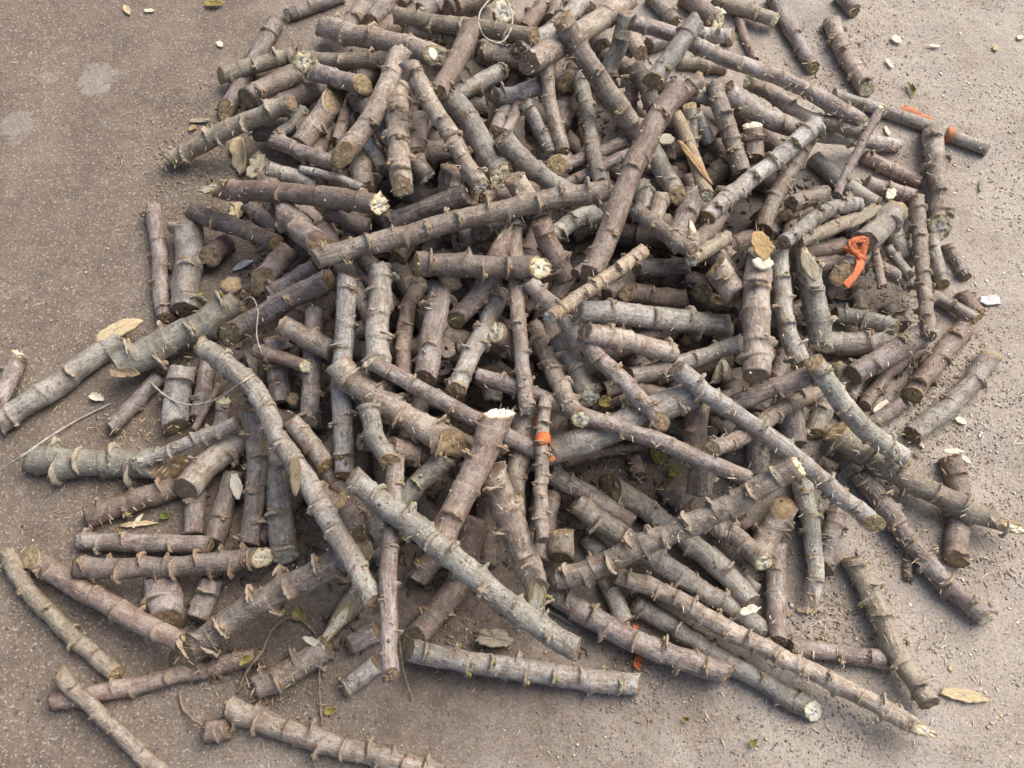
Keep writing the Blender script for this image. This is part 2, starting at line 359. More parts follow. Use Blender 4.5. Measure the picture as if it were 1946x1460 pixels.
# ------------------------------------------------------------------ the stems: picture paths, width, layer, bark, ends, node style, label
DATA = """# --- top edge and upper left ---
545,30 590,15 650,-8;24;3;p;cn;a;purple-grey stem leaving the top edge furthest left, its tan cut end facing left
524,44 500,85 472,130 428,212;31;2;p;nK;a;slim purple stem running down-left under the olive ringed stem, outermost at upper left
418,144 470,128 560,104;31;4;o;yn;b;olive stem with a yellowish left tip lying across the slim purple outer stem
585,113 650,118 765,112;34;4;o;nn;b;olive-brown stem with standing leaf scars running right from the big cream cut at upper left
468,188 520,162 570,140;43;3;d;kn;a;thick dark brown stub just under the olive stem at the upper left
588,136 640,148 690,162;36;6;p;cy;a;pale purple stem running right from the big cream cut at upper left
578,118 586,116;38;7;o;cn;a;stub with a big round cream cut facing the viewer at upper left;u=.03
322,306 380,275 450,240 555,195;35;2;o;yn;b;dusty olive stem reaching furthest left above the bark chips, near the upper left floor
580,206 555,235 522,262;23;3;g;nn;b;short grey-green stem tucked between the dusty olive stem and the fat reddish stub
634,188 605,230 570,278;42;4;t;Kn;a;fat reddish tan stub with a worn round leaf scar, left of the elbowed stem
656,208 650,235 640,272;24;4;r;kn;b;small rust-coloured stub standing behind the elbowed tan stem
762,96 728,178 690,245 650,296;40;7;t;nY;a;long tan stem with a leaf-scar elbow and a slanted yellow cut at its lower end
518,267 580,290 645,316;31;5;p;nc;b;purple-brown stem pointing down-right to a small cream end, right of the upright bark chips
508,322 560,335 606,356;31;4;g;nn;a;smooth grey-green stub just above the big horizontal brown stem
570,322 630,335 692,358;16;5;s;nn;a;thin blue-grey twig lying above the big horizontal brown stem
394,358 470,364 570,369 722,388;40;7;r;Pc;a;big reddish brown stem lying almost level with smooth long joints and an orange-tan left tip
690,165 672,188;22;5;y;yn;a;short golden chunk of cut wood beside the elbowed tan stem
613,50 680,66 760,84 830,106;41;6;t;nC;b;long tan stem at the top of the heap ending in an upright white sliver
749,28 830,45 920,55 1016,70;34;6;o;yk;b;olive ringed stem crossing under the white string loop at the top
775,56 830,68 878,84 950,98;29;4;o;nn;b;short olive ringed stem directly below the stem under the string loop
898,50 880,90 850,148 832,182;39;7;r;kn;a;reddish stem with a rust upper cut leaning down-left from the string loop
912,100 960,108 1010,118 1048,132;40;5;t;nn;k;tan stem with close standing rings, right of the reddish leaning stem at the top
957,133 910,158 862,184;33;5;g;nn;b;grey stem slanting down-left beneath the tan stem with close rings
940,184 975,180 1025,164;33;5;s;kn;b;pale grey rough stem whose round brown cut faces left, upper middle
1077,158 1088,152;38;4;d;kn;k;dark frayed stem end pointing straight up at the viewer, upper middle;u=.05
777,120 812,188 850,248 885,312 914,354;35;7;t;kc;k;long knobby tan stem running down-right to a small cream end, centre of the upper heap
757,165 756,220 758,280 764,354;42;6;t;nk;k;upright knobby tan stem with a round orange-brown cut at its foot
860,188 895,235 922,285 952,336;46;6;g;nc;a;thick grey-tan stem with a wide cream cut facing down, right of the long knobby one
955,262 990,300 1030,335 1086,370;40;7;g;nn;a;grey-green stem with a green bud tuft on its upper end, upper middle
790,298 798,318 812,338;36;4;d;nw;a;dark stem whose white and brown oval cut shows between two knobby stems
996,195 1020,235 1047,290;27;6;s;nw;b;slim pale curved stem with a white and green tip, under the dark frayed end
1040,125 1043,180 1057,240 1070,290;27;6;t;nn;a;slim tan curved stem running down beside the pale curved one
1058,314 1075,300;36;5;o;yn;a;mossy yellow-brown cut end facing the viewer where two slim curved stems meet;u=.05
988,195 975,225 957,257;24;4;p;nn;a;thin purple-grey stem leaning left behind the slim pale curved stem
965,205 942,255;30;3;p;nn;a;dark purple stem in shade right of the thick grey-tan stem
798,226 788,295;36;2;d;nn;a;shaded dark stem between the upright and the long knobby stems
690,258 710,290 730,324;26;4;s;nn;a;blue-grey stem glimpsed between the elbowed tan stem and the upright knobby stem
685,306 693,365;42;3;t;nn;b;broad brown stub standing behind the big horizontal brown stem
655,58 695,12;37;4;t;nn;a;tan stem leaning right at the very top, left of the dark purple stub
703,44 745,-2;33;4;p;kn;a;dark purple stub with a shiny cut rim at the very top
720,72 762,34;36;3;r;nn;a;brown stem half buried between two level stems at the top
757,6 775,-12;26;3;t;kn;a;cut tan tip poking in at the top edge, left of the string loop
800,28 860,-10;40;4;p;nn;a;pinkish grey stem leaving the top edge just left of the string loop
850,20 925,-12;38;4;r;nn;b;reddish stem leaving the top edge beside the string loop
957,22 962,44;42;6;r;wn;a;stub with a bright white oval cut standing inside the string loop;u=.04
1104,2 1060,50 985,98;34;5;s;nn;b;blue-grey stem slanting from the top edge down-left below the string loop
1037,5 995,58;35;4;r;nn;b;reddish stub just right of the string loop, tan leaf scar at its foot
1192,0 1115,55 1055,92 1005,120;44;6;t;nn;a;thick tan stem slanting from the top edge down-left, under the long knobby stem
1067,33 1105,100 1150,165 1190,222 1214,254;40;8;t;yn;k;long knobby tan stem running down-right from the top into the big forked stem
1190,23 1178,75 1162,125 1152,158;32;7;w;nn;b;pale greenish stem leaning from the top towards the long knobby tan stem
1200,42 1280,66 1340,95 1430,130 1520,166 1640,232;30;8;p;nc;a;longest slim pinkish grey stem, crossing the upper right from the top
1326,38 1290,90 1240,154;36;9;s;ky;a;silvery grey stem lying over the longest slim stem at the top right
1290,118 1380,130;25;5;o;nn;b;olive stem lying level below the silvery grey stem at the top right
1324,64 1393,70;28;6;s;nk;k;short grey knobby stem pointing right beside the silvery grey stem
1300,-8 1330,15 1366,42;36;5;r;nc;a;pinkish tan stem at the top edge with white fibres at its lower end
1235,-8 1262,20 1283,44;27;5;t;nn;b;tan stem coming in from the top edge towards the silvery grey stem
1357,-2 1410,18 1473,38;26;3;o;nc;b;olive stem at the top edge with a frayed light tip over bare floor
1401,26 1415,70 1436,116;16;2;r;pn;a;thin rust-brown twig lying on bare floor at the top right
1468,-8 1505,62 1546,130;27;2;p;ny;a;smooth grey stem on bare floor at the top right with a yellow-green cut foot
1580,38 1598,90 1622,130 1648,172;32;1;t;nc;k;knobby brown stem lying alone on the floor at top right, beyond the smooth one
1596,-10 1625,22;28;1;p;nn;b;dark purple stub with frayed fibres at the top edge, right side
1292,165 1245,235 1205,315 1170,410 1122,524;44;9;r;nn;a;big forked reddish stem slanting down-left over the middle of the heap;fork=1334,148,1268,205,30
1205,123 1225,160 1244,204;34;7;t;nn;b;tan stem running behind the fork of the big forked stem
1285,218 1310,275 1344,372;26;8;y;nc;a;peeled orange-yellow stem with a dark split down its length, right of the forked stem
1357,154 1375,220 1395,280 1410,332;35;7;t;nn;k;knobby grey-brown stem running down right of the peeled orange one
1378,172 1440,215 1500,240 1560,255 1712,278;42>24;6;s;nk;a;stem thinning from fat grey-white at left to a slim pale tip at upper right
1421,154 1480,190 1530,225 1580,233 1636,254;29;7;t;cn;b;tan stem with a cream frayed left end lying beside the longest slim stem
1430,238 1434,306;38;6;r;wn;b;upright brown stub with a white edged top between pale stems, upper right
1555,235 1480,300 1405,358 1340,416;35;9;s;ny;k;silver knobby stem with green spots slanting down-left on the upper right
1542,258 1500,325 1462,400 1450,440;34;8;t;nn;a;smooth tan stem leading down to the splintered top of the thick upright stem
1676,202 1640,270 1608,330 1590,374;17;8;p;pn;a;thin dark twig with a forked tip crossing the pale slim stem at upper right
1584,180 1660,205 1765,242 1877,284;24;4;g;yk;a;slim olive-grey stem at the far upper right, an orange tape band near its tip
1771,240 1778,300 1784,370 1785,434;38;6;t;nC;k;thick grey-brown stem running down the picture at far right to a slanted cream foot
1640,298 1690,320 1750,348;27;3;r;nn;b;short brown stem ending against the thick upright stem at the far right
1267,266 1270,305;30;7;t;wn;a;stub with a round white cut beside the peeled orange stem;u=.02
1103,144 1116,215 1130,295 1143,352;29;7;g;nn;a;slim grey-tan stem hanging down between the frayed dark end and the forked stem
1060,322 1130,292 1196,266;25;4;p;nn;a;upper of two parallel pinkish stems left of the big forked stem
1070,352 1130,324 1198,292;22;4;p;nn;a;lower of two parallel pinkish stems left of the big forked stem
1239,290 1262,330 1288,372;37;7;g;ny;a;grey stem with a yellowish lower tip just right of the big forked stem
1310,200 1314,282;26;5;g;yn;b;greyish upright stem with green fibres at its head, right of the fork
1322,212 1350,272;25;4;s;nn;a;smooth blue-grey stem half hidden right of the fork
1347,302 1350,282;22;6;d;cn;k;small dark stem end with a pale heart facing the viewer, right of the peeled stem;u=.03
1382,306 1344,346;36;6;t;nn;b;stout tan stub beside the lower end of the peeled orange stem
1200,150 1190,220;38;2;r;nn;a;shaded brown stem seen behind the long knobby tan stem near the fork
1318,180 1370,196;26;4;s;nn;a;pale stem lying level behind the fork of the big forked stem
1232,88 1275,72;28;4;g;nn;a;grey stem in shade under the longest slim stem near the top
1195,64 1218,104;30;5;t;nn;b;short tan stub right of the pale greenish stem near the top
1110,-8 1118,20;31;4;p;nn;a;purple stem entering at the top edge, between the blue-grey and the thick tan stem
1124,40 1144,90;34;4;d;nn;a;dark stem hanging below the thick tan stem near the top
1062,-8 1046,36;22;4;t;nn;a;thin tan stem at the top edge right of the reddish stub
# --- left middle ---
290,392 302,480 306,560 315,606;31;2;p;nk;b;slim purple-brown stem at the left edge of the heap, parallel to a fat grey one
360,422 356,500 352,592;54;3;g;nn;b;fat grey-green stem with pink lower half, second from the left edge of the heap
364,400 430,425 526,462;34;5;d;nk;b;brown stem with an oval orange-tan cut facing right, left of centre
398,489 430,462;38;4;r;kn;a;reddish stub with a ringed brown cut facing left beside the fat grey stem;u=.02
470,386 500,415 534,448;30;4;p;nn;a;smooth purple-grey stem passing under the big horizontal brown stem
540,404 570,430 606,462;48;6;p;kn;b;thick purple stem bent at a big scar, meeting the very long knobbed one
598,494 760,450 900,412 1040,382 1158,362;40;8;t;kn;k;very long tan stem with evenly spaced knobs crossing the middle of the heap
551,474 497,536;45;4;r;nK;a;stout purple-red stub with a slanted dark cut, below the oval orange cut
600,507 508,562;34;4;p;nn;b;purple-brown stem lying just above the long grey-purple one at left
626,532 540,575 436,636;43;5;p;nY;a;thick grey-purple stem slanting down-left with a torn yellow-red lower end
439,540 441,575;36;6;d;kn;a;short stub with a flat round grey-yellow cut facing up at the left of the heap;u=.03
456,574 390,612 310,655 222,700;54;5;v;nn;K;grey-green stem with very large leaf-scar ledges reaching down-left onto the floor
380,656 440,700 490,750 530,830 575,905 650,1030 714,1150;38>44;7;g;yn;b;long grey stem with peeling bark on top and a dark oval cut on its side
482,665 540,682 566,691 583,697;27;6;r;kc;a;short red twig stub with a knobby white-cut right end, left of centre
531,617 580,642 634,668;38;5;t;yn;b;tan stub with a yellow-green spot on its left end, left of centre
598,585 592,700 588,802;37;4;p;nc;a;straight purple-grey stem hanging down to a cream cut, left of the upright pale stem
660,524 656,600 652,690 650,745 655,905;38;6;s;kk;b;tall pale upright stem with a round brown cut on top, left of centre
621,401 700,436;38;3;d;nn;a;dusty brown stub half hidden above the left end of the long knobbed stem
640,690 680,735 740,770 800,810 862,842;50;7;t;nK;K;thick tan stem with large flared scars ending in a long oval slanted cut, centre left
895,368 830,392 735,428;44;6;p;nn;a;smooth thick purple stem lying just above the long knobbed stem
910,380 970,364;30;5;p;yn;b;purple stub with a yellow cut facing left above the long knobbed stem
857,318 850,372;42;4;p;nn;b;broad purple stump between the long knobby stem and the smooth thick purple one
975,338 1018,402;44;6;t;nn;b;tan stub diving under the long knobbed stem in the middle
1026,418 1046,470 1078,534;43;6;r;nn;k;rough red-brown stem hanging down from the long knobbed stem in the middle
978,424 980,500 985,580 990,680 1002,782;30;6;t;ww;b;slim straight stem with a white broken top passing under the dark ringed level stem
790,502 860,505 940,507 1028,508;44;9;d;yC;K;dark taupe level stem with curved ring scars and a big cream cut, centre
756,491 785,446;37;6;t;yn;a;yellow oval cut end peeping from below the long knobbed stem
722,505 724,560 718,620 722,705;45;5;g;nn;b;thick grey-tan upright stem right of the pale upright stem
800,535 775,590 768,650 764,722;33;5;r;nn;b;rust-red upright stem between two thick grey ones, centre left
838,540 825,620 808,722;45;4;p;nn;b;thick purple-grey upright stem left of the red slanted-cut stem
957,438 930,520 900,570 860,612;39;6;r;pK;b;purple-red stem passing under the dark level stem with a slanted cut lower end
857,540 852,520;40;5;r;kn;a;small dark cut stub hanging under the dark taupe level stem
950,552 925,620 890,685 867,742;37;6;s;ny;k;silver-green stem with a fibrous yellow lower end, centre
942,632 968,652 990,670;46;7;r;cn;a;stout stub with a large cream cut facing up-left in the centre of the heap;u=.03
1006,536 1060,592 1110,650 1185,726 1258,802;33;6;p;nK;k;long purple-tan stem slanting down-right from the cream cut to a slanted brown end
1015,620 1040,680 1070,742 1103,797;34;6;t;nc;k;tan ringed stem slanting down to a round cream cut, just below centre
1062,640 1095,700 1118,758;42;5;g;nw;k;dusty grey-green stub with close rings and a pale cut, right of the slanting tan one
1090,592 1180,597 1290,608 1384,622;44;7;s;nn;b;thick silver level stem right of centre with red-brown scars
1110,632 1180,645 1282,672;38;6;t;nn;b;pinkish tan stub lying just below the thick silver level stem
1412,650 1350,672 1290,692 1195,716;34;5;g;nn;b;grey stem running left from under the thick upright splintered stem
1206,510 1310,506;34;5;p;kn;a;pinkish level stub above the brown bark chip, right of centre
1192,556 1245,565 1300,572;42;4;r;kn;a;dark red-brown peeled stub lying in the hollow right of centre
1360,506 1402,566;50;6;t;kn;a;stout stem with a large rough cream-brown cut, left of the thick upright stem
1314,494 1382,452;28;7;o;cn;a;pale olive stem with a small cream cut facing left, above the stout rough cut
1205,396 1260,440 1316,478;31;7;t;nn;b;tan stem crossing right from the big forked stem towards a small cream cut
1320,368 1285,462;42;5;p;nn;b;broad purple-grey stem in the middle right under the slanting tan stem
1316,430 1318,472;24;5;t;pn;a;short pointed tan stub standing above the small cream cut
1258,374 1243,424;30;6;t;nn;a;short grey-tan stem right beside the lower half of the forked stem
1222,352 1226,408;34;5;g;nn;b;grey stem hidden behind the lower half of the forked stem
1048,452 1090,420 1142,402;36;5;w;nn;k;pale green-grey knobby stem in the shadow left of the forked stem
1092,520 1126,492;18;6;r;nn;b;little reddish twig beside the foot of the forked stem
1334,558 1338,540;36;3;o;yn;a;mossy round cut deep in the hollow right of centre;u=.03
1448,468 1440,560 1438,640 1437,716;53;8;t;pn;b;thick upright tan stem with a splintered orange and white top, right of centre
1152,562 1190,545;35;3;p;nn;a;dark rounded stub in the hollow left of the brown peeled stub
1043,604 1110,558 1165,520 1226,474;27;9;y;wn;k;slim yellowish stem with a rough white knob at its left end, centre
# --- right middle ---
1480,478 1486,560 1500,640 1524,692;36;7;w;nn;k;pale knobby stem running down the picture right beside the thick upright splintered one
1546,688 1600,764 1650,822 1722,872;38;8;w;yn;b;smooth pale green-white stem slanting down-right at the right of the heap
1532,482 1545,560 1560,662;45;7;w;pw;b;pale green upright stem with grey splintered top and white cut foot, right side
1558,650 1630,656 1702,644;45;5;g;nn;b;wide grey level stem right of the white cut foot
1584,600 1640,606 1704,624;34;5;w;kn;b;pale stem lying level above the wide grey one at the right
1764,630 1700,668 1618,715;43;7;p;nn;b;smooth thick pink-grey stem slanting down-left at the right
1742,374 1748,450 1756,540 1766,640;27;7;t;nn;k;slim knobby stem standing upright in the picture at the far right
1768,560 1810,582 1856,608;24;5;p;ny;b;slim purple stem crossing under the slim upright knobby stem to the right
1771,446 1778,490 1792,542;26;4;g;ny;b;short grey stem with a green-yellow foot right of the slim upright knobby stem
1800,466 1818,495 1836,528;22;3;p;nn;b;small purple-grey stem on the floor at the far right edge of the heap
1828,556 1862,598;26;3;r;ny;b;small brown stem with a tan node beside the plastic scrap at far right
1661,473 1670,510 1676,546;18;6;r;nn;b;thin dark pinkish twig hanging just right of the orange ribbon bow
1692,430 1708,465 1726,500;34;4;g;nn;a;upper arm of two grey stems meeting like a V left of the slim upright stem
1686,472 1728,524;21;4;g;nn;a;thinner lower arm of the V of grey stems left of the slim upright stem
1670,508 1732,542;28;3;p;yn;a;purple stem under the V of grey stems with a yellow spot on it
1702,402 1640,462;46;6;g;yn;b;thick grey-brown stem slanting down-left behind the orange ribbon bow
1645,478 1600,518;40;5;t;nK;a;tan stub around which the orange ribbon is tied
1500,480 1604,466;32;4;r;nn;a;reddish level stem running behind the splintered pale stem to the ribbon
1662,400 1590,430 1515,460;27;7;o;Yn;a;olive stem split open to show striped wood, above the orange ribbon
1488,462 1540,420 1590,392 1635,390;29;7;s;nn;k;knobby lilac-grey stem above the split olive one
1574,366 1502,390;34;7;t;kn;a;grey stub with a round cream-orange cut facing right, upper right
1545,300 1605,350 1668,390;32;5;w;nn;a;whitish smooth stem slanting down-right left of the slim twig
1491,410 1545,400;23;6;o;yn;a;small olive stem with a mossy yellow left end
1645,348 1740,376;30;4;p;nn;b;pinkish grey stem under the slim upright knobby stem at upper right
1626,545 1640,602;27;4;t;nk;k;small dusty brown stub standing above the pale level stem at the right
1688,580 1714,622;34;4;t;nn;k;dusty tan stub right of the pale level stem
1832,624 1785,680 1733,752;38;4;r;ny;k;reddish tan stem with a frayed yellow foot at the right edge
1748,662 1692,704 1642,772;29;5;r;nn;b;slim rusty stem just below the smooth thick pink-grey stem
1886,674 1830,745 1732,828;40;2;g;yn;a;grey-tan stem furthest right on the floor, slanting down-left
1714,766 1650,812;29;3;p;nn;a;short pink stem beside the white wood chip at the right
1588,818 1640,865 1710,900 1780,940 1850,975 1928,1004;54>34;7;o;yp;K;stout olive-tan stem with curled bark flaps running right to a long splintered point
1632,900 1680,960 1740,1040 1800,1112 1878,1176;38;5;p;nc;k;long purple stem with big scars slanting down to a cream tip at lower right
1806,868 1824,950 1816,1068;42;3;r;ny;b;red-brown stem passing under the stout splinter-pointed one at right
1728,1030 1726,1102;18;1;r;nn;a;little brown stub poking down from under the long purple stem at right
1285,700 1360,760 1440,815 1530,882 1600,945 1662,996;36;8;s;nY;b;long pale tan stem slanting down-right across the lower right of the heap
1388,772 1460,742 1548,710;38;7;p;nk;a;smooth pinkish stem ending against the smooth pale green-white one
1350,855 1420,825 1475,785 1552,745;33;6;t;kn;b;tan stem with a round grey-brown cut at left, crossing under the long pale tan one
1500,740 1508,845;50;5;p;nn;b;broad purple-silver stem in the gap below the smooth pinkish one
1572,762 1546,826;38;4;g;ny;a;grey stem with a rough rusty foot, right of the broad purple-silver one
1444,815 1438,908;45;4;p;nn;b;thick shaded purple stem under the crossing of the two long slanting stems
1326,765 1322,850;46;3;r;nn;a;shaded purplish stump below the grey log right of centre
1338,850 1328,940;46;3;t;nn;b;shaded tan stump under the slim stem beside the green leaves
1560,878 1590,892;27;5;o;cn;a;small stub with a cream cut at the upper end of the lower long slanting stem
# --- lower middle ---
1518,886 1430,935 1330,990 1220,1036 1130,1080 1058,1100;44;8;t;cn;k;long grey-tan stem slanting down-left with a cream right end, lower right of centre
1160,924 1240,975 1310,1030 1370,1080 1428,1146;43;6;g;Kn;b;grey stem starting at a flat speckled oval cut and running down-right, lower middle
1092,955 1160,1005 1240,1060 1340,1125 1458,1202;44>38;5;g;nn;b;long tan-grey stem with a torn left end, parallel to the one with the speckled cut
702,688 790,735 900,795 1020,858;32;7;p;cn;b;long slim grey-purple stem slanting down-right and passing behind the fat white-topped stem
1038,895 1120,942 1202,996;38;3;p;nn;a;smooth dusky purple stem in shade below the orange tape
903,714 1000,745 1120,795 1240,836 1340,876 1428,912;33;5;p;nn;a;long slim stem running right from centre to the long grey-tan slanting one
950,786 915,870 876,945 832,1046;54;8;r;wn;b;fat red-brown stem with a big white cut on top, leaning left below centre
892,1085 840,1150 784,1220;46;4;r;nK;b;thick dusty red-brown stem with a mottled slanted cut, below the long silver-green one
1012,868 1160,815 1326,745;56;3;g;nn;a;wide flat grey log lying low under the slim stems, right of centre
1068,884 1140,862 1228,846;18;4;r;yn;b;thin red twig with a yellowish left end beside the round green leaf
1038,752 1030,850 1028,950 1032,1028;26;7;t;nn;k;slim upright stem with a band of orange tape, middle of the lower heap
1000,788 985,860 978,905 990,964;50>34;5;t;np;a;smooth fat tan stem narrowing to a point, left of the orange-taped stem
934,895 960,970 995,1050 1018,1105 1022,1152;54;7;t;nP;k;fat curved tan stem ending in a splintered foot beside the silver-green one
1066,1010 1066,1062;50;4;o;kn;a;square short stub with a reddish cut top right of the fat curved stem
1112,1020 1145,1055;36;3;g;nn;a;small grey stub half hidden under the torn end of the tan-grey stem
902,985 878,1095;54;4;r;nn;b;dark red-brown stem between the fat white-topped and the fat curved stem
668,904 740,965 835,1040 920,1112 1010,1180 1098,1236;46;9;w;kn;k;long silver-green lichened stem with a rough left end crossing the lower heap
752,868 744,1000 738,1100 740,1200 742,1284;34;7;p;nk;b;tall pink-grey stem passing under the long silver-green one and ending on the floor
696,768 714,828 740,878;38;8;g;ny;b;grey stub with torn bark and a small cream cut above the tall pink-grey stem
522,858 530,950 541,1058;42>52;5;g;nc;k;stem swelling downwards to a broken cream and yellow foot, lower left
482,780 488,880 482,960 474,1036;39;6;p;nn;k;upright purple-grey stem with a golden scar halfway, lower left
852,864 780,935 700,1016;41;4;g;nn;b;smooth grey stem slanting down-left under the long silver-green one
690,1040 600,1090 500,1140 410,1200 345,1252;50;4;t;nK;K;very thick dusty tan stem with flared scars at the lower left
552,798 590,845 622,888;38;5;t;ny;a;tan stub ending in a golden stain left of the tall pale upright stem
524,640 536,765;46;3;p;nn;b;thick shaded purple stem beneath the red twig stub
556,758 560,770;22;3;o;yn;a;tiny round stub end in the dark beside the long grey stem;u=.03
740,848 832,874;40;3;r;nn;b;brown shaded stem behind the small cream cut, lower middle
650,945 680,1015;44;5;d;Kn;a;hollow dark splintered stub right of the long grey stem
# --- left floor ---
38,674 20,716 -12,778;32;3;p;cn;b;pale stem at the far left edge of the photo with a cream top
236,640 190,672 100,737 -5,806;44;1;g;nn;a;grey flat-sided stem on the left floor with a long pale slanted cut
304,716 260,762 210,816;30;1;p;nn;a;dusty purple stem on the floor under the grey-green ledged one
52,872 130,880 220,880 320,883;52;2;v;nK;K;grey-green stem with big wrapped scars lying level at the far left
346,698 336,760 333,812;50;4;s;nk;b;stout grey stub with a sooty bark and brown cut foot behind the curved string
396,688 374,798;31;4;p;nn;b;slim purplish stem right of the stout grey stub
418,728 392,775 366,822;14;5;r;nn;a;thin reddish twig right of the stout grey stub
425,762 414,822;29;4;p;cn;a;short purple stub with a pale cut top beside the upright purple-grey stem
252,884 350,845 452,802;25;6;s;cn;b;slim silver-purple stem with a frayed pale left tip, left side
456,838 400,880 352,932;52;5;t;nn;b;wide torn tan-grey stem between the slim silver-purple one and the upright one
374,918 368,1018;38;4;p;nn;b;smooth pink-grey stem hanging down from the wide torn one
445,900 406,1032;40;3;d;nn;a;dark brown stem in shade left of the upright purple-grey stem
334,926 250,955 162,986;42;1;r;nn;b;dusty reddish stem sunk in dirt above the two level stems at left
149,1028 270,1032 398,1036;35;4;p;nn;b;plain purple-brown level stem, upper one of two at lower left
140,1078 300,1079 420,1068 500,1060;38;6;d;kC;K;ringed brown level stem with a cream right tip, lower one of two at lower left
56,1058 170,1130 260,1180 346,1222;40;4;r;Yn;a;smooth reddish stem with a tan slanted cut slanting down-right at lower left
12,1048 50,1120 120,1192 222,1282;33;2;o;ny;b;olive-grey stem with a green and white tip at the lower left edge
110,1278 170,1340 240,1410 325,1485;31;3;t;yn;b;pale tan stem leaving the bottom edge at the lower left
96,1336 220,1310 350,1280 490,1246;34;1;r;nn;b;dusty red stem half sunk in dirt below the very thick dusty one
308,1096 318,1182;66;2;p;nk;a;very broad purple stump wedged under the ringed level stem
404,1100 374,1178;44;3;p;nn;b;dark purple stub under the right part of the ringed level stem
690,1118 634,1192;48;4;o;nP;a;splintered dusty stub left of the tall pink-grey stem
716,1200 662,1228;40;3;p;nk;a;stub with a dull grey-yellow cut below the splintered dusty one
716,1262 652,1312;36;2;s;nk;a;short whitish stub on the floor left of the foot of the tall pink-grey stem
430,1344 540,1386 640,1416 740,1446 840,1476;41;2;t;nn;K;purple-tan ringed stem leaving the bottom edge left of the middle
482,1310 560,1272 622,1228;46;1;t;nn;K;dirt-covered knobby stem sunk in the floor at lower left
388,1392 434,1384;38;1;r;kn;a;dark red stub at the left end of the ringed stem by the bottom edge
# --- bottom right ---
778,1236 880,1256 1000,1275 1100,1288 1215,1302;42;4;s;kn;k;pale grey stem with many green buds lying level along the bottom of the heap
1040,1120 1120,1170 1200,1216 1290,1250 1386,1280;43;6;p;nk;k;pinkish knobby stem running right from the fat curved one near the bottom
1150,1100 1190,1185;35;4;g;nn;b;short grey stem just above the pinkish knobby one
1165,1090 1270,1130 1380,1195 1480,1246 1600,1305 1760,1390;35;7;t;yp;k;very long tan knobby stem slanting down to a thin splinter at lower right
1205,1145 1300,1205 1430,1285 1546,1352;39;5;g;nW;b;long grey-green stem with a bright white tip at the bottom right
1476,1035 1474,1120 1478,1220;37;6;p;nn;b;upright pinkish stem touching the very long tan one, lower right
1500,1232 1600,1243 1702,1258;35;3;p;nn;b;pink-white level stem on the floor, right of the upright pinkish one
1616,1062 1660,1140 1700,1230 1766,1338;39;3;o;nn;K;olive ringed stem lying alone on the floor at lower right
1522,905 1540,1000 1550,1080 1545,1152;42>26;5;w;yp;b;white-green split stem narrowing downwards with dark bark hanging on its left
1594,968 1580,1020 1566,1085;34;3;p;nn;b;purple stem right of the white-green split one
1492,966 1440,1052;48;6;t;Kn;b;tan stub with a large hollow speckled cut at its top, lower right
1352,1002 1400,1020 1452,1070;36;6;t;wc;b;tan stem with a white cut at its left and a cream torn lower end
1405,988 1425,1008;34;5;r;kn;a;golden brown cut end beneath the long grey-tan slanting stem
1345,1045 1440,1125;30;3;g;nn;a;grey stem in shade between the two grey parallel stems
1306,646 1284,664;19;4;r;nn;a;tiny pinkish twig between the silver level stem and the grey one below it
1362,725 1368,698;24;5;t;np;a;left of two small dusty pointed stubs by the foot of the thick upright stem
1384,722 1378,694;22;5;r;np;a;right of two small dusty pointed stubs by the foot of the thick upright stem
1480,520 1500,600;20;3;d;nn;a;sliver of dark stem between the thick upright and the pale bending stem
1262,922 1305,962;44;2;d;kn;b;shaded dark stub in the hollow below the green leaves
1205,868 1216,906;30;2;r;nn;b;small brown stub poking down from the thin red twig
1588,694 1612,738;36;5;o;yn;k;mossy stub under the upper end of the smooth pale green-white stem
930,700 938,762;38;3;g;nn;b;grey stub in shade between the fibrous-ended stem and the slim straight one
1125,782 1198,752;17;4;r;nn;b;thin pink twig right of the round cream cut below centre
862,1012 792,1104;46;3;r;nn;b;shaded red-brown stem crossing under the long silver-green one
600,935 688,990;36;3;d;nn;b;dark stem in the gap right of the long grey stem
1640,700 1600,790;26;3;t;nn;b;tan stem in shade under the smooth thick pink-grey one"""
stems = []
for ln in DATA.strip().splitlines():
    if ln.startswith('#') or not ln.strip(): continue
    f = ln.split(';')
    pts = np.array([[float(q) for q in p.split(',')] for p in f[0].split()])
    w = [float(q) for q in f[1].split('>')]; w = w if len(w) == 2 else w*2
    s = dict(p=pts, w=w, layer=float(f[2]), bark=f[3], ends=f[4], node=f[5], label=f[6], up=0.0, fork=None)
    for e in f[7:]:
        k, v = e.split('=')
        if k == 'u': s['up'] = float(v)
        if k == 'fork': s['fork'] = [float(q) for q in v.split(',')]
    stems.append(s)
def densify(P, step):      # Catmull-Rom through the points
    P = np.asarray(P, float)
    if len(P) == 2:
        n = max(3, int(np.linalg.norm(P[1]-P[0])/step)+1); t = np.linspace(0, 1, n)[:, None]
        return P[0]*(1-t)+P[1]*t
    Q = np.vstack([2*P[0]-P[1], P, 2*P[-1]-P[-2]]); out = []
    for i in range(1, len(Q)-2):
        n = max(2, int(np.linalg.norm(Q[i+1]-Q[i])/step)); t = np.linspace(0, 1, n, endpoint=False)[:, None]
        out.append(.5*((2*Q[i])+(-Q[i-1]+Q[i+1])*t+(2*Q[i-1]-5*Q[i]+4*Q[i+1]-Q[i+2])*t**2+(-Q[i-1]+3*Q[i]-3*Q[i+1]+Q[i+2])*t**3))
    out.append(Q[-2][None]); return np.vstack(out)

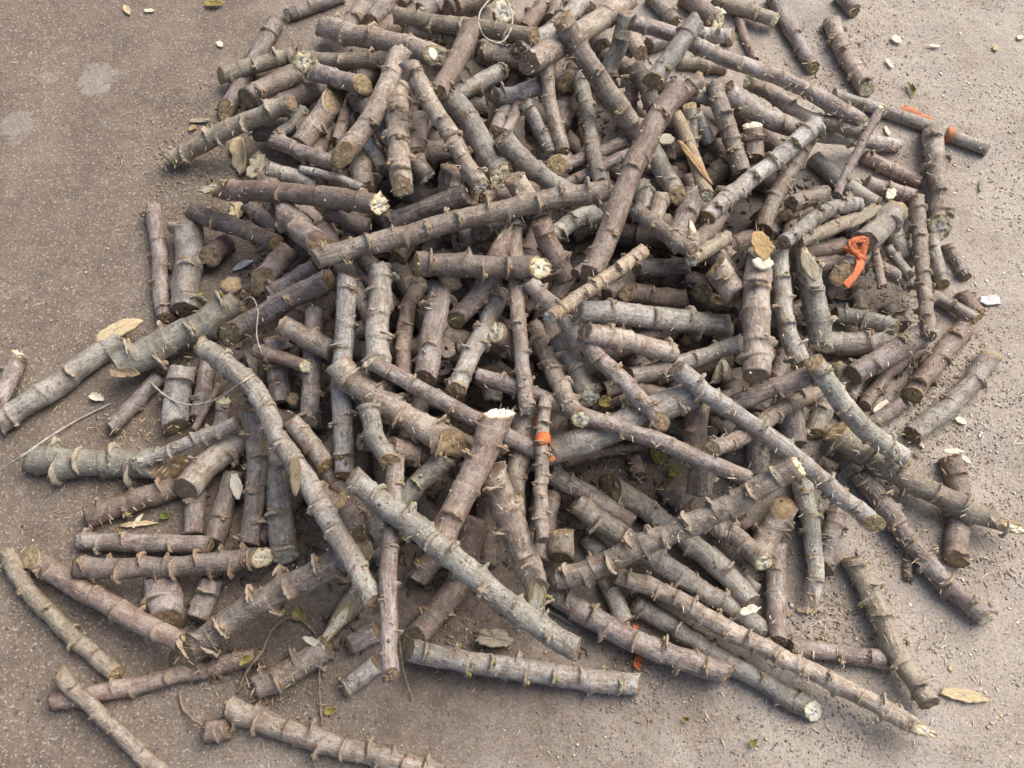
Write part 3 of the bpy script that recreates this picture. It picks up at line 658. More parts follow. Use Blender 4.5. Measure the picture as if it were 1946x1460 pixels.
# stems buried out of sight at the bottom of the heap
POLY = np.array([(470, 170), (700, 80), (1080, 50), (1330, 150), (1540, 290), (1680, 420), (1700, 520), (1560, 600), (1540, 700), (1500, 880), (1330, 960), (1290, 850), (1150, 850), (1090, 1060), (1000, 1090), (860, 1130), (700, 1130), (560, 1110), (400, 1110), (390, 960), (460, 860), (440, 560), (500, 430)], float)
def inside(x, y):
    n = len(POLY); c = False; j = n-1
    for i in range(n):
        xi, yi = POLY[i]; xj, yj = POLY[j]
        if (yi > y) != (yj > y) and x < (xj-xi)*(y-yi)/(yj-yi)+xi: c = not c
        j = i
    return c
buried = []
for L in range(1):
    cnt = 0
    while cnt < 165:
        x, y = random.uniform(440, 1660), random.uniform(60, 1010)
        a = random.uniform(0, math.pi); l = random.uniform(60, 130)
        dx, dy = math.cos(a)*l, math.sin(a)*l
        if inside(x-dx, y-dy) and inside(x+dx, y+dy) and inside(x, y):
            buried.append(dict(p=np.array([(x-dx, y-dy), (x+dx, y+dy)]), w=[random.uniform(32, 44)]*2, layer=-1+L*.1, bark=random.choice('prtgo'), ends='nn', node='b', label=None, up=0, fork=None))
            cnt += 1
order = sorted(buried+stems, key=lambda s: s['layer'])

# ------------------------------------------------------------------ let each stem come to rest on those below it
GX, GY, GZ, GR = [np.zeros(0)]*4
COMP = .62
for s in order:
    D = densify(s['p'], 6.0)
    seg = np.r_[0, np.cumsum(np.linalg.norm(np.diff(D, axis=0), axis=1))]; t = seg/seg[-1]
    rp = (s['w'][0]*(1-t)+s['w'][1]*t)/2*.98
    zg = .03
    m = px2m(D[:, 0], D[:, 1], zg)
    foot = t <= 1
    if s['up']: foot = t < .35
    req = rp*m*.90 if s['layer'] > 0 else rp*m*.8
    if len(GX):
        near = (GX > D[:, 0].min()-70) & (GX < D[:, 0].max()+70) & (GY > D[:, 1].min()-70) & (GY < D[:, 1].max()+70)
        gx, gy, gz, gr = GX[near], GY[near], GZ[near], GR[near]
        if len(gx):
            d = np.hypot(D[:, 0][:, None]-gx[None], D[:, 1][:, None]-gy[None])
            ss = (rp[:, None]+gr[None])
            gap = np.where(d < ss*.80, np.sqrt(np.maximum(ss**2-d**2, 0)), -1e9)*m[:, None]*COMP
            if s['layer'] < 0: gap = gap*.8
            need = np.where(d < ss*.80, gz[None]+gap, -1).max(1)
            req = np.maximum(req, np.where(foot, need, 0))
    Lw = np.linalg.norm(at(*D[-1], .03)-at(*D[0], .03))
    best = None
    if s['up']:
        z0 = max(req[foot].max(), .02+s['up']*.5); z1 = z0-s['up']
        za, zb = z0, z1
    else:
        for mm in np.linspace(-.5, .5, 81):
            a = (req-mm*Lw*t).max(); cost = a+mm*Lw/2+abs(mm)*Lw*.13
            if best is None or cost < best[0]: best = (cost, a, a+mm*Lw)
        za, zb = best[1], best[2]
    s['z'] = (za, zb); z = za*(1-t)+zb*t
    GX = np.r_[GX, D[:, 0]]; GY = np.r_[GY, D[:, 1]]; GZ = np.r_[GZ, z]; GR = np.r_[GR, rp]
def top(u, v):            # height of the highest surface met at a picture point
    d = np.hypot(GX-u, GY-v); k = d < GR
    if not k.any(): return 0.0
    return float((GZ[k]+np.sqrt(GR[k]**2-d[k]**2)*px2m(u, v, .05)).max())
print('heap top', GZ.max(), 'stems', len(stems))
_h = sorted(((max(s['z']), s['label']) for s in stems), reverse=True)[:6]
print(_h)

# ------------------------------------------------------------------ build one stem
SEG = 20
STY = {'a': (2.7, .16, .28, .45), 'b': (1.7, .24, .32, .7), 'k': (1.18, .28, .32, 1.0), 'K': (1.2, .36, .55, 1.0)}
def frames(C):
    T = np.gradient(C, axis=0); T /= np.linalg.norm(T, axis=1)[:, None]
    up = np.array([0, 0, 1.0]) if abs(T[:, 2]).mean() < .8 else np.array([0, 1.0, 0])
    U = up-T*(T@up)[:, None]; U /= np.linalg.norm(U, axis=1)[:, None]
    return T, U, np.cross(T, U)
def smooth_noise(n, k, amp, r):
    g = r.normal(0, 1, max(4, int(n/k)+3)); x = np.linspace(0, len(g)-1.001, n); i = x.astype(int); t = x-i; t = t*t*(3-2*t)
    return (g[i]*(1-t)+g[i+1]*t)*amp
def stem_geometry(s, r, seg=SEG, fine=True):
    P = densify(s['p'], 12.0)
    sg = np.r_[0, np.cumsum(np.linalg.norm(np.diff(P, axis=0), axis=1))]; t = sg/sg[-1]
    z = s['z'][0]*(1-t)+s['z'][1]*t
    C = at(P[:, 0], P[:, 1], z); R = (s['w'][0]*(1-t)+s['w'][1]*t)/2*.98*px2m(P[:, 0], P[:, 1], z)
    S = np.r_[0, np.cumsum(np.linalg.norm(np.diff(C, axis=0), axis=1))]; L = S[-1]; rm = R.mean()
    spc, amp, tau, dens = STY[s['node']]
    nodes = []; x = r.uniform(.4, 1.0)*spc*rm; phi = r.uniform(0, 6.28); sg_ = 1 if r.random() < .5 else -1
    while x < L-.5*rm:
        nodes.append((x, phi)); x += spc*rm*r.uniform(.6, 1.45); phi += math.radians(144+r.normal(0, 14))
    base = np.arange(0, L, max(.0045, rm*.3)) if fine else np.linspace(0, L, max(3, int(L/.03)))
    st = [base, [L]]
    if fine:
        for x, _ in nodes: st.append(x+rm*sg_*np.array([-.5, -.28, -.12, -.03, .06, .14]))
    st = np.unique(np.round(np.clip(np.concatenate(st), 0, L), 5))
    keep = np.r_[True, np.diff(st) > .0006]; st = st[keep]; st[-1] = L
    Ci = np.stack([np.interp(st, S, C[:, k]) for k in range(3)], -1)
    T, U, B = frames(Ci)
    Ri = np.interp(st, S, R)*(1+smooth_noise(len(st), 9, .03, r))
    if fine:      # small wander of the axis
        e = np.clip(np.minimum(st, L-st)/(2*rm), 0, 1)
        Ci = Ci+U*(smooth_noise(len(st), 14, rm*.045, r)*e)[:, None]+B*(smooth_noise(len(st), 14, rm*.07, r)*e)[:, None]
    th = np.arange(seg)*2*math.pi/seg
    rad = np.ones((len(st), seg)); nm = np.zeros((len(st), seg))
    lump = r.normal(0, 1, 6)
    ph = st[:, None]/rm
    rad += .022*np.sin(2*th[None]+lump[0]*3+ph*.35)+.016*np.sin(3*th[None]+lump[1]*3-ph*.5)+.012*np.sin(5*th[None]+lump[2]*3+ph*1.1)
    if fine: rad += r.normal(0, .012, rad.shape)
    ck = np.zeros((len(st), seg))
    for x, p in nodes:
        wv = .10*np.cos(th-p)+.07*np.sin(2*th+p*3)+r.normal(0, .02, seg)
        q = ((st-x)*sg_/rm)[:, None]-wv[None]
        dr = np.where(q <= 0, np.exp(np.clip(q/tau, -30, 0)), np.clip(1-q/.14, 0, 1))
        ang = np.clip(.15+.85*np.cos(th-p), 0, 1)**2.2
        full = r.uniform(.0, .03) if r.random() < .75 else r.uniform(.05, .10)
        rad += dr*(amp*ang[None]*r.uniform(.75, 1.3)+full)
        lump_ = np.exp(-((th-p+math.pi) % (2*math.pi)-math.pi)**2/.16)
        rad += amp*.95*np.exp(-((q-.0)/.17)**2)*lump_[None]*r.uniform(.5, 1.5)
        nm = np.maximum(nm, np.exp(-(q/.30)**2)*np.clip(ang*1.25+.15, 0, 1)[None])
        ck = np.maximum(ck, np.clip(1-abs(q-.14)/.11, 0, 1)*np.clip(.35+.9*np.cos(th-p)+8*(full-.04), 0, 1)[None])
    pl = np.zeros((len(st), seg))
    # ends
    e0, e1 = s['ends'][0], s['ends'][1]
    for e, dist, w_ in ((e0, st, 0), (e1, L-st, 1)):
        k = e.lower()
        if k in 'ycw': pl = np.maximum(pl, np.clip(1-dist/rm/(1.1 if k == 'y' else .55), 0, 1)[:, None]*(.85 if k == 'y' else .7))
        if k == 'p':
            tp = np.clip(dist/(rm*(3.0 if e == 'P' else 2.0)), 0, 1)**.8
            rad *= (.5+.5*tp)[:, None]*(1+(1-tp)[:, None]*.25*np.sin(3*th+lump[3]*4)[None]); pl = np.maximum(pl, (1-tp)[:, None]*.8)
    X = Ci[:, None]+Ri[:, None, None]*rad[..., None]*(np.cos(th)[None, :, None]*U[:, None]+np.sin(th)[None, :, None]*B[:, None])
    for k_, dst in ((0, st), (1, L-st)):
        rag = r.normal(0, .10, seg)+.06*np.sin(3*th+lump[4]*3)
        rad *= 1+np.clip(1-dst/(rm*.25), 0, 1)[:, None]*rag[None]
    X = Ci[:, None]+Ri[:, None, None]*rad[..., None]*(np.cos(th)[None, :, None]*U[:, None]+np.sin(th)[None, :, None]*B[:, None])
    # slant of the cuts: shear the last stretch
    sl = []
    for e, dist, sgn in ((e0, st, -1), (e1, L-st, 1)):
        k = {'C': .95, 'W': .9, 'P': 2.0, 'Y': 1.1, 'K': 1.15, 'p': 1.5}.get(e, r.uniform(.2, .5) if e in 'cwyk' else r.uniform(.1, .4)); a0 = r.normal(0, .15 if e.isupper() else .45)
        q = -1 if sgn > 0 else 0       # upper side cut back; cream, white, yellow and tan cuts turned towards the camera
        v_ = np.array([CX, CY, CZ])-Ci[q]; v_ /= np.linalg.norm(v_); pu, pb, pt = v_@U[q], v_@B[q], v_@(T[q]*sgn)
        if e in 'CWYKcwyk':
            a0 += math.atan2(pb, pu)
            k += min(max(0, -pt/max(.3, math.hypot(pu, pb))), .9)*(1 if e.isupper() or e in 'cw' else .15)
        wgt = np.clip(1-dist/(rm*(1.2+2.0*k)), 0, 1)
        off = -sgn*k*np.cos(th-a0)[None]*wgt[:, None]*Ri[:, None]
        X = X+T[:, None]*off[..., None]; sl.append((k, a0))
    sco = np.empty_like(X); so_ = r.uniform(-5, 5, 3)
    sco[..., 0] = np.cos(th)[None]*Ri[:, None]+so_[0]; sco[..., 1] = np.sin(th)[None]*Ri[:, None]+so_[1]; sco[..., 2] = st[:, None]+so_[2]
    return dict(X=X, T=T, U=U, B=B, C=Ci, R=Ri, st=st, nodes=nodes, sg=sg_, nm=nm, pl=pl, ck=ck, sco=sco, L=L, rm=rm, th=th)
def tube_faces(n, seg, off=0):
    I = np.arange(n*seg).reshape(n, seg); J = np.roll(I, -1, 1)
    return np.stack([I[:-1], J[:-1], J[1:], I[1:]], -1).reshape(-1, 4)+off
def bark_arrays(G, seg, org):
    X = G['X']-org; n = len(X)
    # roll the bark over the rim at both ends and close it a little way in
    caps = []
    for k, s_ in ((0, 1), (-1, -1)):
        c = X[k].mean(0)
        caps.append(c+(X[k]-c)*.90+G['T'][k]*s_*.0008)
        caps.append(c+(X[k]-c)*.2+G['T'][k]*s_*.0016)
    A = np.concatenate([caps[1][None], caps[0][None], X, caps[2][None], caps[3][None]])
    def ext(a): return np.concatenate([a[:1], a[:1], a, a[-1:], a[-1:]])
    return A.reshape(-1, 3), tube_faces(n+4, seg), ext(G['nm']).ravel(), (ext(G['pl']).ravel(), ext(G['ck']).ravel()), ext(G['sco']).reshape(-1, 3)
def cut_face(G, k, code, root, org, r):
    X = G['X'][k]-org; c = X.mean(0); nrm = G['T'][k]*(-1 if k == 0 else 1); R = G['R'][k]
    rows, rad = [], []
    for q, h in ((.94, -.0006), (.80, .0002), (.58, .0004), (.34, .0003), (.14, .0002)):
        P = c+(X-c)*q+nrm*h+nrm*(r.normal(0, .0010+.0008*(code in 'cwp'), SEG)*(q < .9))[:, None]
        rows.append(P); rad += [q]*SEG
    V = np.concatenate(rows); F = tube_faces(5, SEG)
    if k == 0: F = F[:, ::-1]
    me = make_mesh('cut_face', V, F if True else None, CUT[code], {'rad': rad})
    f = link('cut_face', me, root)
    Y = c+(X-c)*.17+nrm*.0006; Z = c+(X-c)*.10+nrm*.0011; W = c+(X-c)*.01+nrm*.0009
    F = tube_faces(3, SEG); F = F[:, ::-1] if k == 0 else F
    link('pith', make_mesh('pith', np.concatenate([Y, Z, W]), F, PITH[0 if code in 'cwp' else 1]), f)
    # torn fibres standing on fresh or splintered ends
    if code in 'cwp' or r.random() < .2:
        V, F = [], []
        for i in range(r.integers(4, 9) if code in 'cwp' else 3):
            j = r.integers(0, SEG); b0 = c+(X[j]-c)*r.uniform(.7, 1.0); t = (X[j]-c)/np.linalg.norm(X[j]-c)
            l = R*r.uniform(.25, .8)*(1.9 if code == 'p' else 1); w = R*r.uniform(.05, .13)
            a = np.cross(nrm, t); dr = nrm*r.uniform(.6, 1)+t*r.uniform(-.3, .5)+a*r.normal(0, .3)
            o = len(V); b0 = b0-nrm*.002
            V += [b0+a*w, b0-a*w, b0+t*w*.8, b0+dr*l]; F += [(o, o+1, o+3), (o+1, o+2, o+3), (o+2, o, o+3), (o, o+2, o+1)]
        tag(link('splinters', make_mesh('splinters', V, F, WOODW if code == 'w' else WOOD, smooth=False), f), kind='stuff')
def build_stem(s, idx):
    r = np.random.default_rng(1000+idx)
    G = stem_geometry(s, r)
    org = G['C'][len(G['C'])//2].copy(); org[2] = max(org[2]-G['rm'], 0)
    root = empty('stem_cutting', org)
    tag(root, s['label'], 'stem cutting', GROUP)
    V, F, nm, pl, sco = bark_arrays(G, SEG, org)
    link('bark', make_mesh('bark', V, F, BARK[s['bark']], {'node': nm, 'peel': pl[0], 'crack': pl[1]}, vec={'stemco': sco}), root)
    cut_face(G, 0, s['ends'][0].lower(), root, org, r); cut_face(G, -1, s['ends'][1].lower(), root, org, r)
    if s['fork']:
        x, y, x0, y0, w = s['fork']
        zf = np.interp(.1, [0, 1], s['z'])
        g = dict(s); g.update(p=np.array([(x, y), ((x+x0)/2, (y+y0)/2-3), (x0, y0), (x0-22, y0+34)]), w=[w, w+4], z=(zf+.006, zf-.004), fork=None, ends='yn', node='a')
        H = stem_geometry(g, r)
        V, F, nm, pl, sco = bark_arrays(H, SEG, org)
        link('side_branch', make_mesh('side_branch', V, F, BARK[s['bark']], {'node': nm, 'peel': pl[0], 'crack': pl[1]}, vec={'stemco': sco}), root)
        cut_face(H, 0, 'y', root, org, r)
    sk = {'g': 'g', 's': 'g', 'w': 'g', 'v': 'g', 'o': 'g', 'r': 'r', 'd': 'r'}.get(s['bark'], 'a')
    green = 'green' in s['label'] or s['bark'] in 'ow'
    for x, p in G['nodes']:
        if math.cos(p) < -.55 or x < G['rm']*.35 or x > G['L']-G['rm']*.35: continue
        if r.random() > .97: continue
        Rr = np.interp(x, G['st'], G['R']); i = int(np.argmin(abs(G['st']-x)))
        Cn = np.array([np.interp(x, G['st'], G['C'][:, k]) for k in range(3)])
        T = G['T'][i]*G['sg']; o_ = math.cos(p)*G['U'][i]+math.sin(p)*G['B'][i]; y_ = np.cross(T, o_)
        amp = STY[s['node']][1]
        sc = Rr*(1+amp*.95)
        M = Matrix(((o_[0]*sc, y_[0]*sc, T[0]*Rr, Cn[0]-org[0]), (o_[1]*sc, y_[1]*sc, T[1]*Rr, Cn[1]-org[1]), (o_[2]*sc, y_[2]*sc, T[2]*Rr, Cn[2]-org[2]), (0, 0, 0, 1)))
        q = SCARS[sk][s['node']]
        o = link('leaf_scar', q[r.integers(0, len(q))], root); o.matrix_local = M
        if r.random() < (.75 if s['node'] in 'kK' else .45):
            g_ = 0 if r.random() < (.5 if green else .06) else 1
            bo = link('bud', BUDS[g_][r.integers(0, 3)], o)
    return root
roots = [build_stem(s, i) for i, s in enumerate(stems)]
# dark broken flank and dark slanted oval of the big stems are built as the cut faces above

V_, F_, A_, P_, S_, K_ = [], [], [], [], [], []; off = 0
for i, s in enumerate(buried):
    G = stem_geometry(s, np.random.default_rng(5000+i), 12)
    V, F, nm, pl, sco = bark_arrays(G, 12, np.zeros(3))
    V_.append(V); F_.append(F+off); A_.append(nm); P_.append(pl[0]); K_.append(pl[1]); S_.append(sco); off += len(V)
bo = link('buried_stems', make_mesh('buried_stems', np.concatenate(V_), np.concatenate(F_), BARK['d'], {'node': np.concatenate(A_), 'peel': np.concatenate(P_), 'crack': np.concatenate(K_)}, vec={'stemco': np.concatenate(S_)}))  # dark bark on every one, painting shade into the gaps of the heap
tag(bo, 'tangle of cut stems at the bottom of the heap, glimpsed in its dark gaps', 'buried stems', None, 'stuff')

# ------------------------------------------------------------------ strings, roots
def tube(pts3, rad, seg=7, twist=True):
    P = densify(pts3, .004); n = len(P)
    T = np.gradient(P, axis=0); T /= np.linalg.norm(T, axis=1)[:, None]+1e-12
    U = np.array([0, 0, 1.])-T*(T[:, 2])[:, None]; U /= np.linalg.norm(U, axis=1)[:, None]+1e-9; B = np.cross(T, U)
    th = np.arange(seg)*2*math.pi/seg
    a = th[None]+(np.arange(n)[:, None]*.8 if twist else 0)
    rr = rad*(1+.22*np.cos(2*th))[None]*(1+.12*rng.normal(0, 1, (n, 1)))
    X = P[:, None]+rr[..., None]*(np.cos(a)[..., None]*U[:, None]+np.sin(a)[..., None]*B[:, None])
    return X.reshape(-1, 3), tube_faces(n, seg)
def strand(name, uv, rad, mat, label, cat, lift=.002, group=None):
    pts = []
    for u, v in densify(np.array(uv, float), 14):
        z = top(u, v)+rad+lift
        pts.append([u, v, z])
    pts = np.array(pts); z = pts[:, 2].copy()
    # a taut line bridges the hollows
    for _ in range(40):
        zz = np.r_[z[0], (z[:-2]+z[2:])/2, z[-1]]; z = np.maximum(pts[:, 2], zz-.0006)
    P3 = at(pts[:, 0], pts[:, 1], z)
    org = P3[0].copy(); X, F = tube(P3-org, rad)
    o = link(name, make_mesh(name, X, F, mat), None, org)
    return tag(o, label, cat, group)
strand('string', [(936, -6), (914, 20), (910, 48), (921, 70), (942, 82), (958, 77), (970, 58), (974, 34), (966, 6), (958, -8)], .0014, STRING, 'pale string looped over the stems at the top edge of the photo', 'string')
strand('string', [(280, 721), (318, 755), (360, 770), (411, 759), (458, 728), (482, 712)], .0016, STRING, 'curved pale string sagging over the stems left of the centre', 'string')
strand('string', [(211, 767), (150, 797), (95, 830), (45, 865), (-8, 900)], .0014, STRING, 'straight pale string crossing the floor at the far left edge', 'string')
strand('root', [(452, 1316), (470, 1275), (500, 1235), (515, 1200), (545, 1175), (575, 1180), (600, 1205)], .0020, ROOT, 'brown rooty strand arching over the dusty ground at the lower left', 'root')
strand('root', [(608, 1256), (607, 1310), (612, 1378)], .0016, ROOT, 'straight thin root on the floor below the pale splinter, lower left', 'root')
strand('root', [(342, 1316), (346, 1342), (365, 1365), (386, 1380)], .0020, ROOT, 'short curved root lying on the floor beside the dark red stub, bottom left', 'root')
strand('root', [(758, 1205), (766, 1270), (784, 1332)], .0010, ROOT, 'thin peeled fibre beside the foot of the tall pink-grey stem', 'root')
strand('root', [(462, 572), (478, 565), (490, 590), (488, 640), (505, 690)], .0010, STRING, 'thin pale fibre hanging by the top of the grey-green ledged stem', 'root')
strand('twig', [(1488, 1160), (1512, 1188), (1540, 1216)], .0011, ROOT, 'thin straight straw on the floor at lower right', 'straw')
V_, F_, off = [], [], 0
for i in range(70):       # fine hair roots
    if i < 50: u0, v0 = rng.normal(450, 40), rng.normal(1262, 32)
    else: u0, v0 = rng.normal(860, 25), rng.normal(1150, 20)
    a = rng.uniform(0, 6.28); uv = [(u0, v0)]
    for k in range(3): a += rng.normal(0, .5); uv.append((uv[-1][0]+20*math.cos(a), uv[-1][1]+14*math.sin(a)))
    P3 = np.array([at(u, v, top(u, v)+.002+.004*rng.random()) for u, v in uv]); X, F = tube(P3, .00035, 4, False)
    V_.append(X); F_.append(F+off); off += len(X)
tag(link('hair_roots', make_mesh('hair_roots', np.concatenate(V_), np.concatenate(F_), ROOT)), 'fine hair roots tangled over the dusty stems at the lower left', 'roots', None, 'stuff')

# ------------------------------------------------------------------ chips, leaves, tape
def slab(outline, thick, curl, jitter, seed, mat, name, sub=5):
    """irregular solid plate: outline in metres (x along the grain), curled, with ragged edge"""
    r = np.random.default_rng(seed); o = np.array(outline, float); c = o.mean(0); n = 28
    d = np.r_[0, np.cumsum(np.linalg.norm(np.diff(np.vstack([o, o[:1]]), axis=0), axis=1))]; q = np.linspace(0, d[-1], n, endpoint=False)
    oo = np.vstack([o, o[:1]]); E = np.stack([np.interp(q, d, oo[:, k]) for k in range(2)], -1)
    E += r.normal(0, jitter, E.shape)
    V, top_, bot = [], [], []
    def zc(p): return curl*((p[:, 1]-c[1])**2)/(np.ptp(o[:, 1])/2+1e-6)**2+curl*.6*((p[:, 0]-c[0])**2)/(np.ptp(o[:, 0])/2+1e-6)**2
    for s_, dz in ((1.0, -.5), (1.0, .5), (.82, .75), (.5, .9), (.2, 1.0)):
        P = c+(E-c)*s_; V.append(np.c_[P, zc(P)+dz*thick+r.normal(0, thick*.12, n)])
    P = c+(E-c)*.05; V.append(np.c_[P, zc(P)+thick])
    V2 = [V[0], V[0]*[1, 1, 1]]
    P = c+(E-c)*.05; bottom = np.c_[P, zc(P)-thick*.5]
    A = np.concatenate([bottom]+V); F = tube_faces(7, n)
    return make_mesh(name, A, F, mat, smooth=True)
def place(name, me, u, v, ang, label, cat, tilt=(0, 0), lift=.003, group=None, z=None):
    zz = (top(u, v) if z is None else z)+lift; p = at(u, v, zz)
    o = link(name, me, None, p); o.rotation_euler = (tilt[0], tilt[1], ang)
    return tag(o, label, cat, group)
def chip(u, v, lpx, wpx, deg, mat, label, thick=.003, curl=.004, name='wood_chip', cat='wood chip', tilt=(0, 0), seed=None, pointed=.5, lift=.003, jit=.10):
    m_ = px2m(u, v, .04); l, w = lpx*m_/2, wpx*m_/2; sd_ = int(u*7+v) if seed is None else seed
    out = [(-l, -w*.5), (-l*.5, -w), (l*.4, -w*.9), (l, -w*pointed*.5), (l*.95, w*pointed*.3), (l*.3, w), (-l*.5, w*.8), (-l*.9, w*.5)]
    me = slab(out, thick, curl, min(l, w)*jit, sd_, mat, name)
    return place(name, me, u, v, math.radians(deg), label, cat, tilt, lift)
def face(key, u, v, lpx, wpx, deg, mat, name='bare_wood', thick=.003, curl=.001, lift=.002, tilt=(0, 0), pointed=.5, label=None):
    o = chip(u, v, lpx, wpx, deg, mat, None, thick, curl, name, None, tilt, lift=lift, pointed=pointed, jit=.045)
    k = [i for i, s in enumerate(stems) if s['label'].startswith(key)]; assert k, key
    o.parent = roots[k[0]]; o.location = o.location-roots[k[0]].location
    if label: o['label'] = label
# picture angle: degrees counter-clockwise
chip(461, 300, 92, 40, -78, WOOD, 'large cream curl of wood standing upright among the stems at upper left', .004, .010, tilt=(.5, 0))
chip(487, 318, 56, 30, 70, WOODG, 'grey speckled chip of wood right beside the large cream curl', .003, .004)
chip(452, 402, 40, 30, -80, WOOD, 'golden pointed wood chip under the big horizontal brown stem', .004, .004, pointed=.1)
chip(462, 505, 44, 14, 30, PLASTIC, 'strip of clear dirty plastic in the hollow beside the ringed brown cut, left', .0008, .003, 'plastic_strip', 'plastic strip')
chip(452, 925, 54, 24, -72, WOODW, 'white wood chip standing beside the golden-scarred stem, lower left', .003, .003, tilt=(.3, 0))
chip(262, 990, 34, 9, 62, WOODW, 'narrow white wood splinter crossing a yellow one above the two level stems', .002, .001)
chip(264, 996, 78, 11, 4, WOOD, 'long yellow wood splinter above the two level stems at left', .002, .001)
chip(940, 1214, 74, 36, -8, WOODG, 'chunk of torn weathered wood on the floor above the green-budded stem', .008, .006, lift=.008)
chip(598, 1222, 50, 14, -28, WOODW, 'white sharp splinter on the dusty stem at the lower left', .003, .003)
chip(1692, 370, 30, 18, 60, WOODW, 'white wood chip between the stems at the upper right', .003, .003)
chip(1672, 774, 42, 14, 38, WOODW, 'white rectangular wood chip beside the short pink stem at right', .003, .002, pointed=1.6)
chip(1424, 1160, 44, 16, 14, WOODW, 'cream pointed wood chip at the foot of the speckled-cut stem, lower right', .003, .003, pointed=.1)
chip(1832, 1322, 96, 24, -12, WOOD, 'long cream wood splinter on the floor at the bottom right corner', .003, .002)
chip(1812, 858, 42, 11, -3, WOODW, 'thin white wood shaving lying level on the floor at right', .0015, .001)
chip(1836, 874, 22, 10, -50, WOODW, 'small white wood shaving touching the red-brown stem at right', .0015, .001)
chip(1750, 845, 20, 9, -60, WOODW, 'tiny white shaving above the stout splinter-pointed stem', .0015, .001)
chip(1826, 800, 24, 14, -30, WOODW, 'small pale shaving right of the furthest right stem', .0015, .001)
chip(1776, 88, 24, 8, -4, WOODW, 'white flake on the floor at the top right, level', .0015, .001)
chip(1704, 76, 24, 18, -60, WOODW, 'ragged white flake on the floor at the top right', .0015, .001)
chip(1690, 122, 26, 10, -70, WOODW, 'white torn shaving right of the knobby lone stem', .0015, .002)
chip(1686, 250, 24, 9, -80, WOODW, 'white shaving on the floor above the slim pale tip at upper right', .0015, .001)
chip(1891, 92, 15, 12, 80, WOOD, 'round tan flake on the floor near the right edge, top', .0015, .001)
chip(1864, 352, 34, 8, 68, WOODG, 'narrow grey shaving on the floor right of the thick upright grey-brown stem', .0015, .001)
chip(1938, 72, 14, 12, 0, WOODW, 'white crumb at the right edge of the photo, top', .002, .001)
chip(1570, 575+20, 1, 1, 0, WOODG, 'x') if False else None
chip(418, 85, 18, 11, -50, WOODW, 'white crumb of wood on the floor left of the slim purple stem, top left', .002, .001)
chip(242, 20, 28, 12, -60, WOOD, 'tan flake on the floor near the top left corner', .0015, .002)
chip(284, 21, 22, 9, 0, WOODW, 'pale oval flake on the floor right of the tan flake, top left', .0015, .001)
chip(249, 933, 12, 24, 0, WOOD, 'small cream flake on the dirt above the faded red stem, left', .002, .001)
chip(185, 756, 34, 16, -20, WOODW, 'curled pale bark flake by the end of the straight string at left', .0015, .004)
chip(1531, 1160, 36, 12, -4, WOOD, 'cream flake on the floor below the purple stem, lower right', .0015, .001)
chip(1367, 22, 28, 14, -30, WOODW, 'white torn flake at the top edge beside the pinkish tan stem', .002, .003)
face('slim straight stem with a white broken', 973, 420, 30, 14, -8, WOODW, 'broken_top', label='white broken top')
face('long tan stem at the top of the heap', 823, 104, 44, 15, -80, WOODW, 'cut_sliver', thick=.003, tilt=(0, -.3), lift=.004, label='upright white sliver of cut wood')
face('long grey stem with peeling bark', 478, 682, 84, 18, -66, WOODG, 'bark_strip', curl=.003, lift=.004, label='long strip of peeled grey bark')
face('long grey stem with peeling bark', 562, 905, 76, 20, -84, BRANCHCUT, 'branch_cut', thick=.0015, lift=.002, label='dark oval cut where a branch was taken off')
face('olive stem split open', 1638, 412, 88, 22, 30, WOODG, lift=.003, label='striped bare wood')
face('pale green upright stem with grey', 1540, 508, 60, 28, -78, WOODG, lift=.002, label='frayed grey wood')
face('thick upright tan stem', 1447, 470, 58, 34, -84, WOODO, lift=.001, curl=.004, label='splintered orange wood')
face('thick upright tan stem', 1450, 502, 24, 36, -88, WOODW, lift=.002, label='ragged white wood edge')
face('peeled orange-yellow stem', 1322, 310, 110, 12, -62, WOODO, lift=.002, label='strip of orange bare wood')
face('stub with a round white cut', 1267, 266, 30, 26, 0, WOODW, 'white_cut', lift=.001)
chip(840, 844, 74, 30, 2, WOODG, 'long oval old cut at the end of the thick tan flared stem', .003, .001, lift=.0005) if False else None
chip(1064, 1173, 62, 7, -30, WOODG, 'thin flat grey strip between the silver-green and the pinkish knobby stems', .0015, .001)
chip(380, 230, 42, 12, 2, WOODG, 'flat grey flake on the floor left of the heap, upper left', .0015, .002)
chip(366, 244, 18, 12, 40, WOODO, 'small yellow flake on the floor below the flat grey one, upper left', .0015, .002)
chip(1881, 571, 42, 24, -2, SHEET, 'whitish scrap of ribbed plastic on the floor at the right edge of the heap', .0015, .002, 'plastic_scrap', 'plastic scrap', pointed=1.8)
chip(1606, 566, 48, 20, 6, LEAFB, 'curled dry brown leaf below the orange ribbon bow', .001, .008, 'dry_leaf', 'leaf')
chip(1360, 575, 40, 20, -10, LEAFB, 'dry brown leaf scrap above the right end of the silver level stem', .001, .006, 'dry_leaf', 'leaf')
chip(240, 712, 60, 22, 0, LEAFB, 'brown cupped husk beneath the tip of the grey-green ledged stem', .002, .008, 'husk', 'husk')
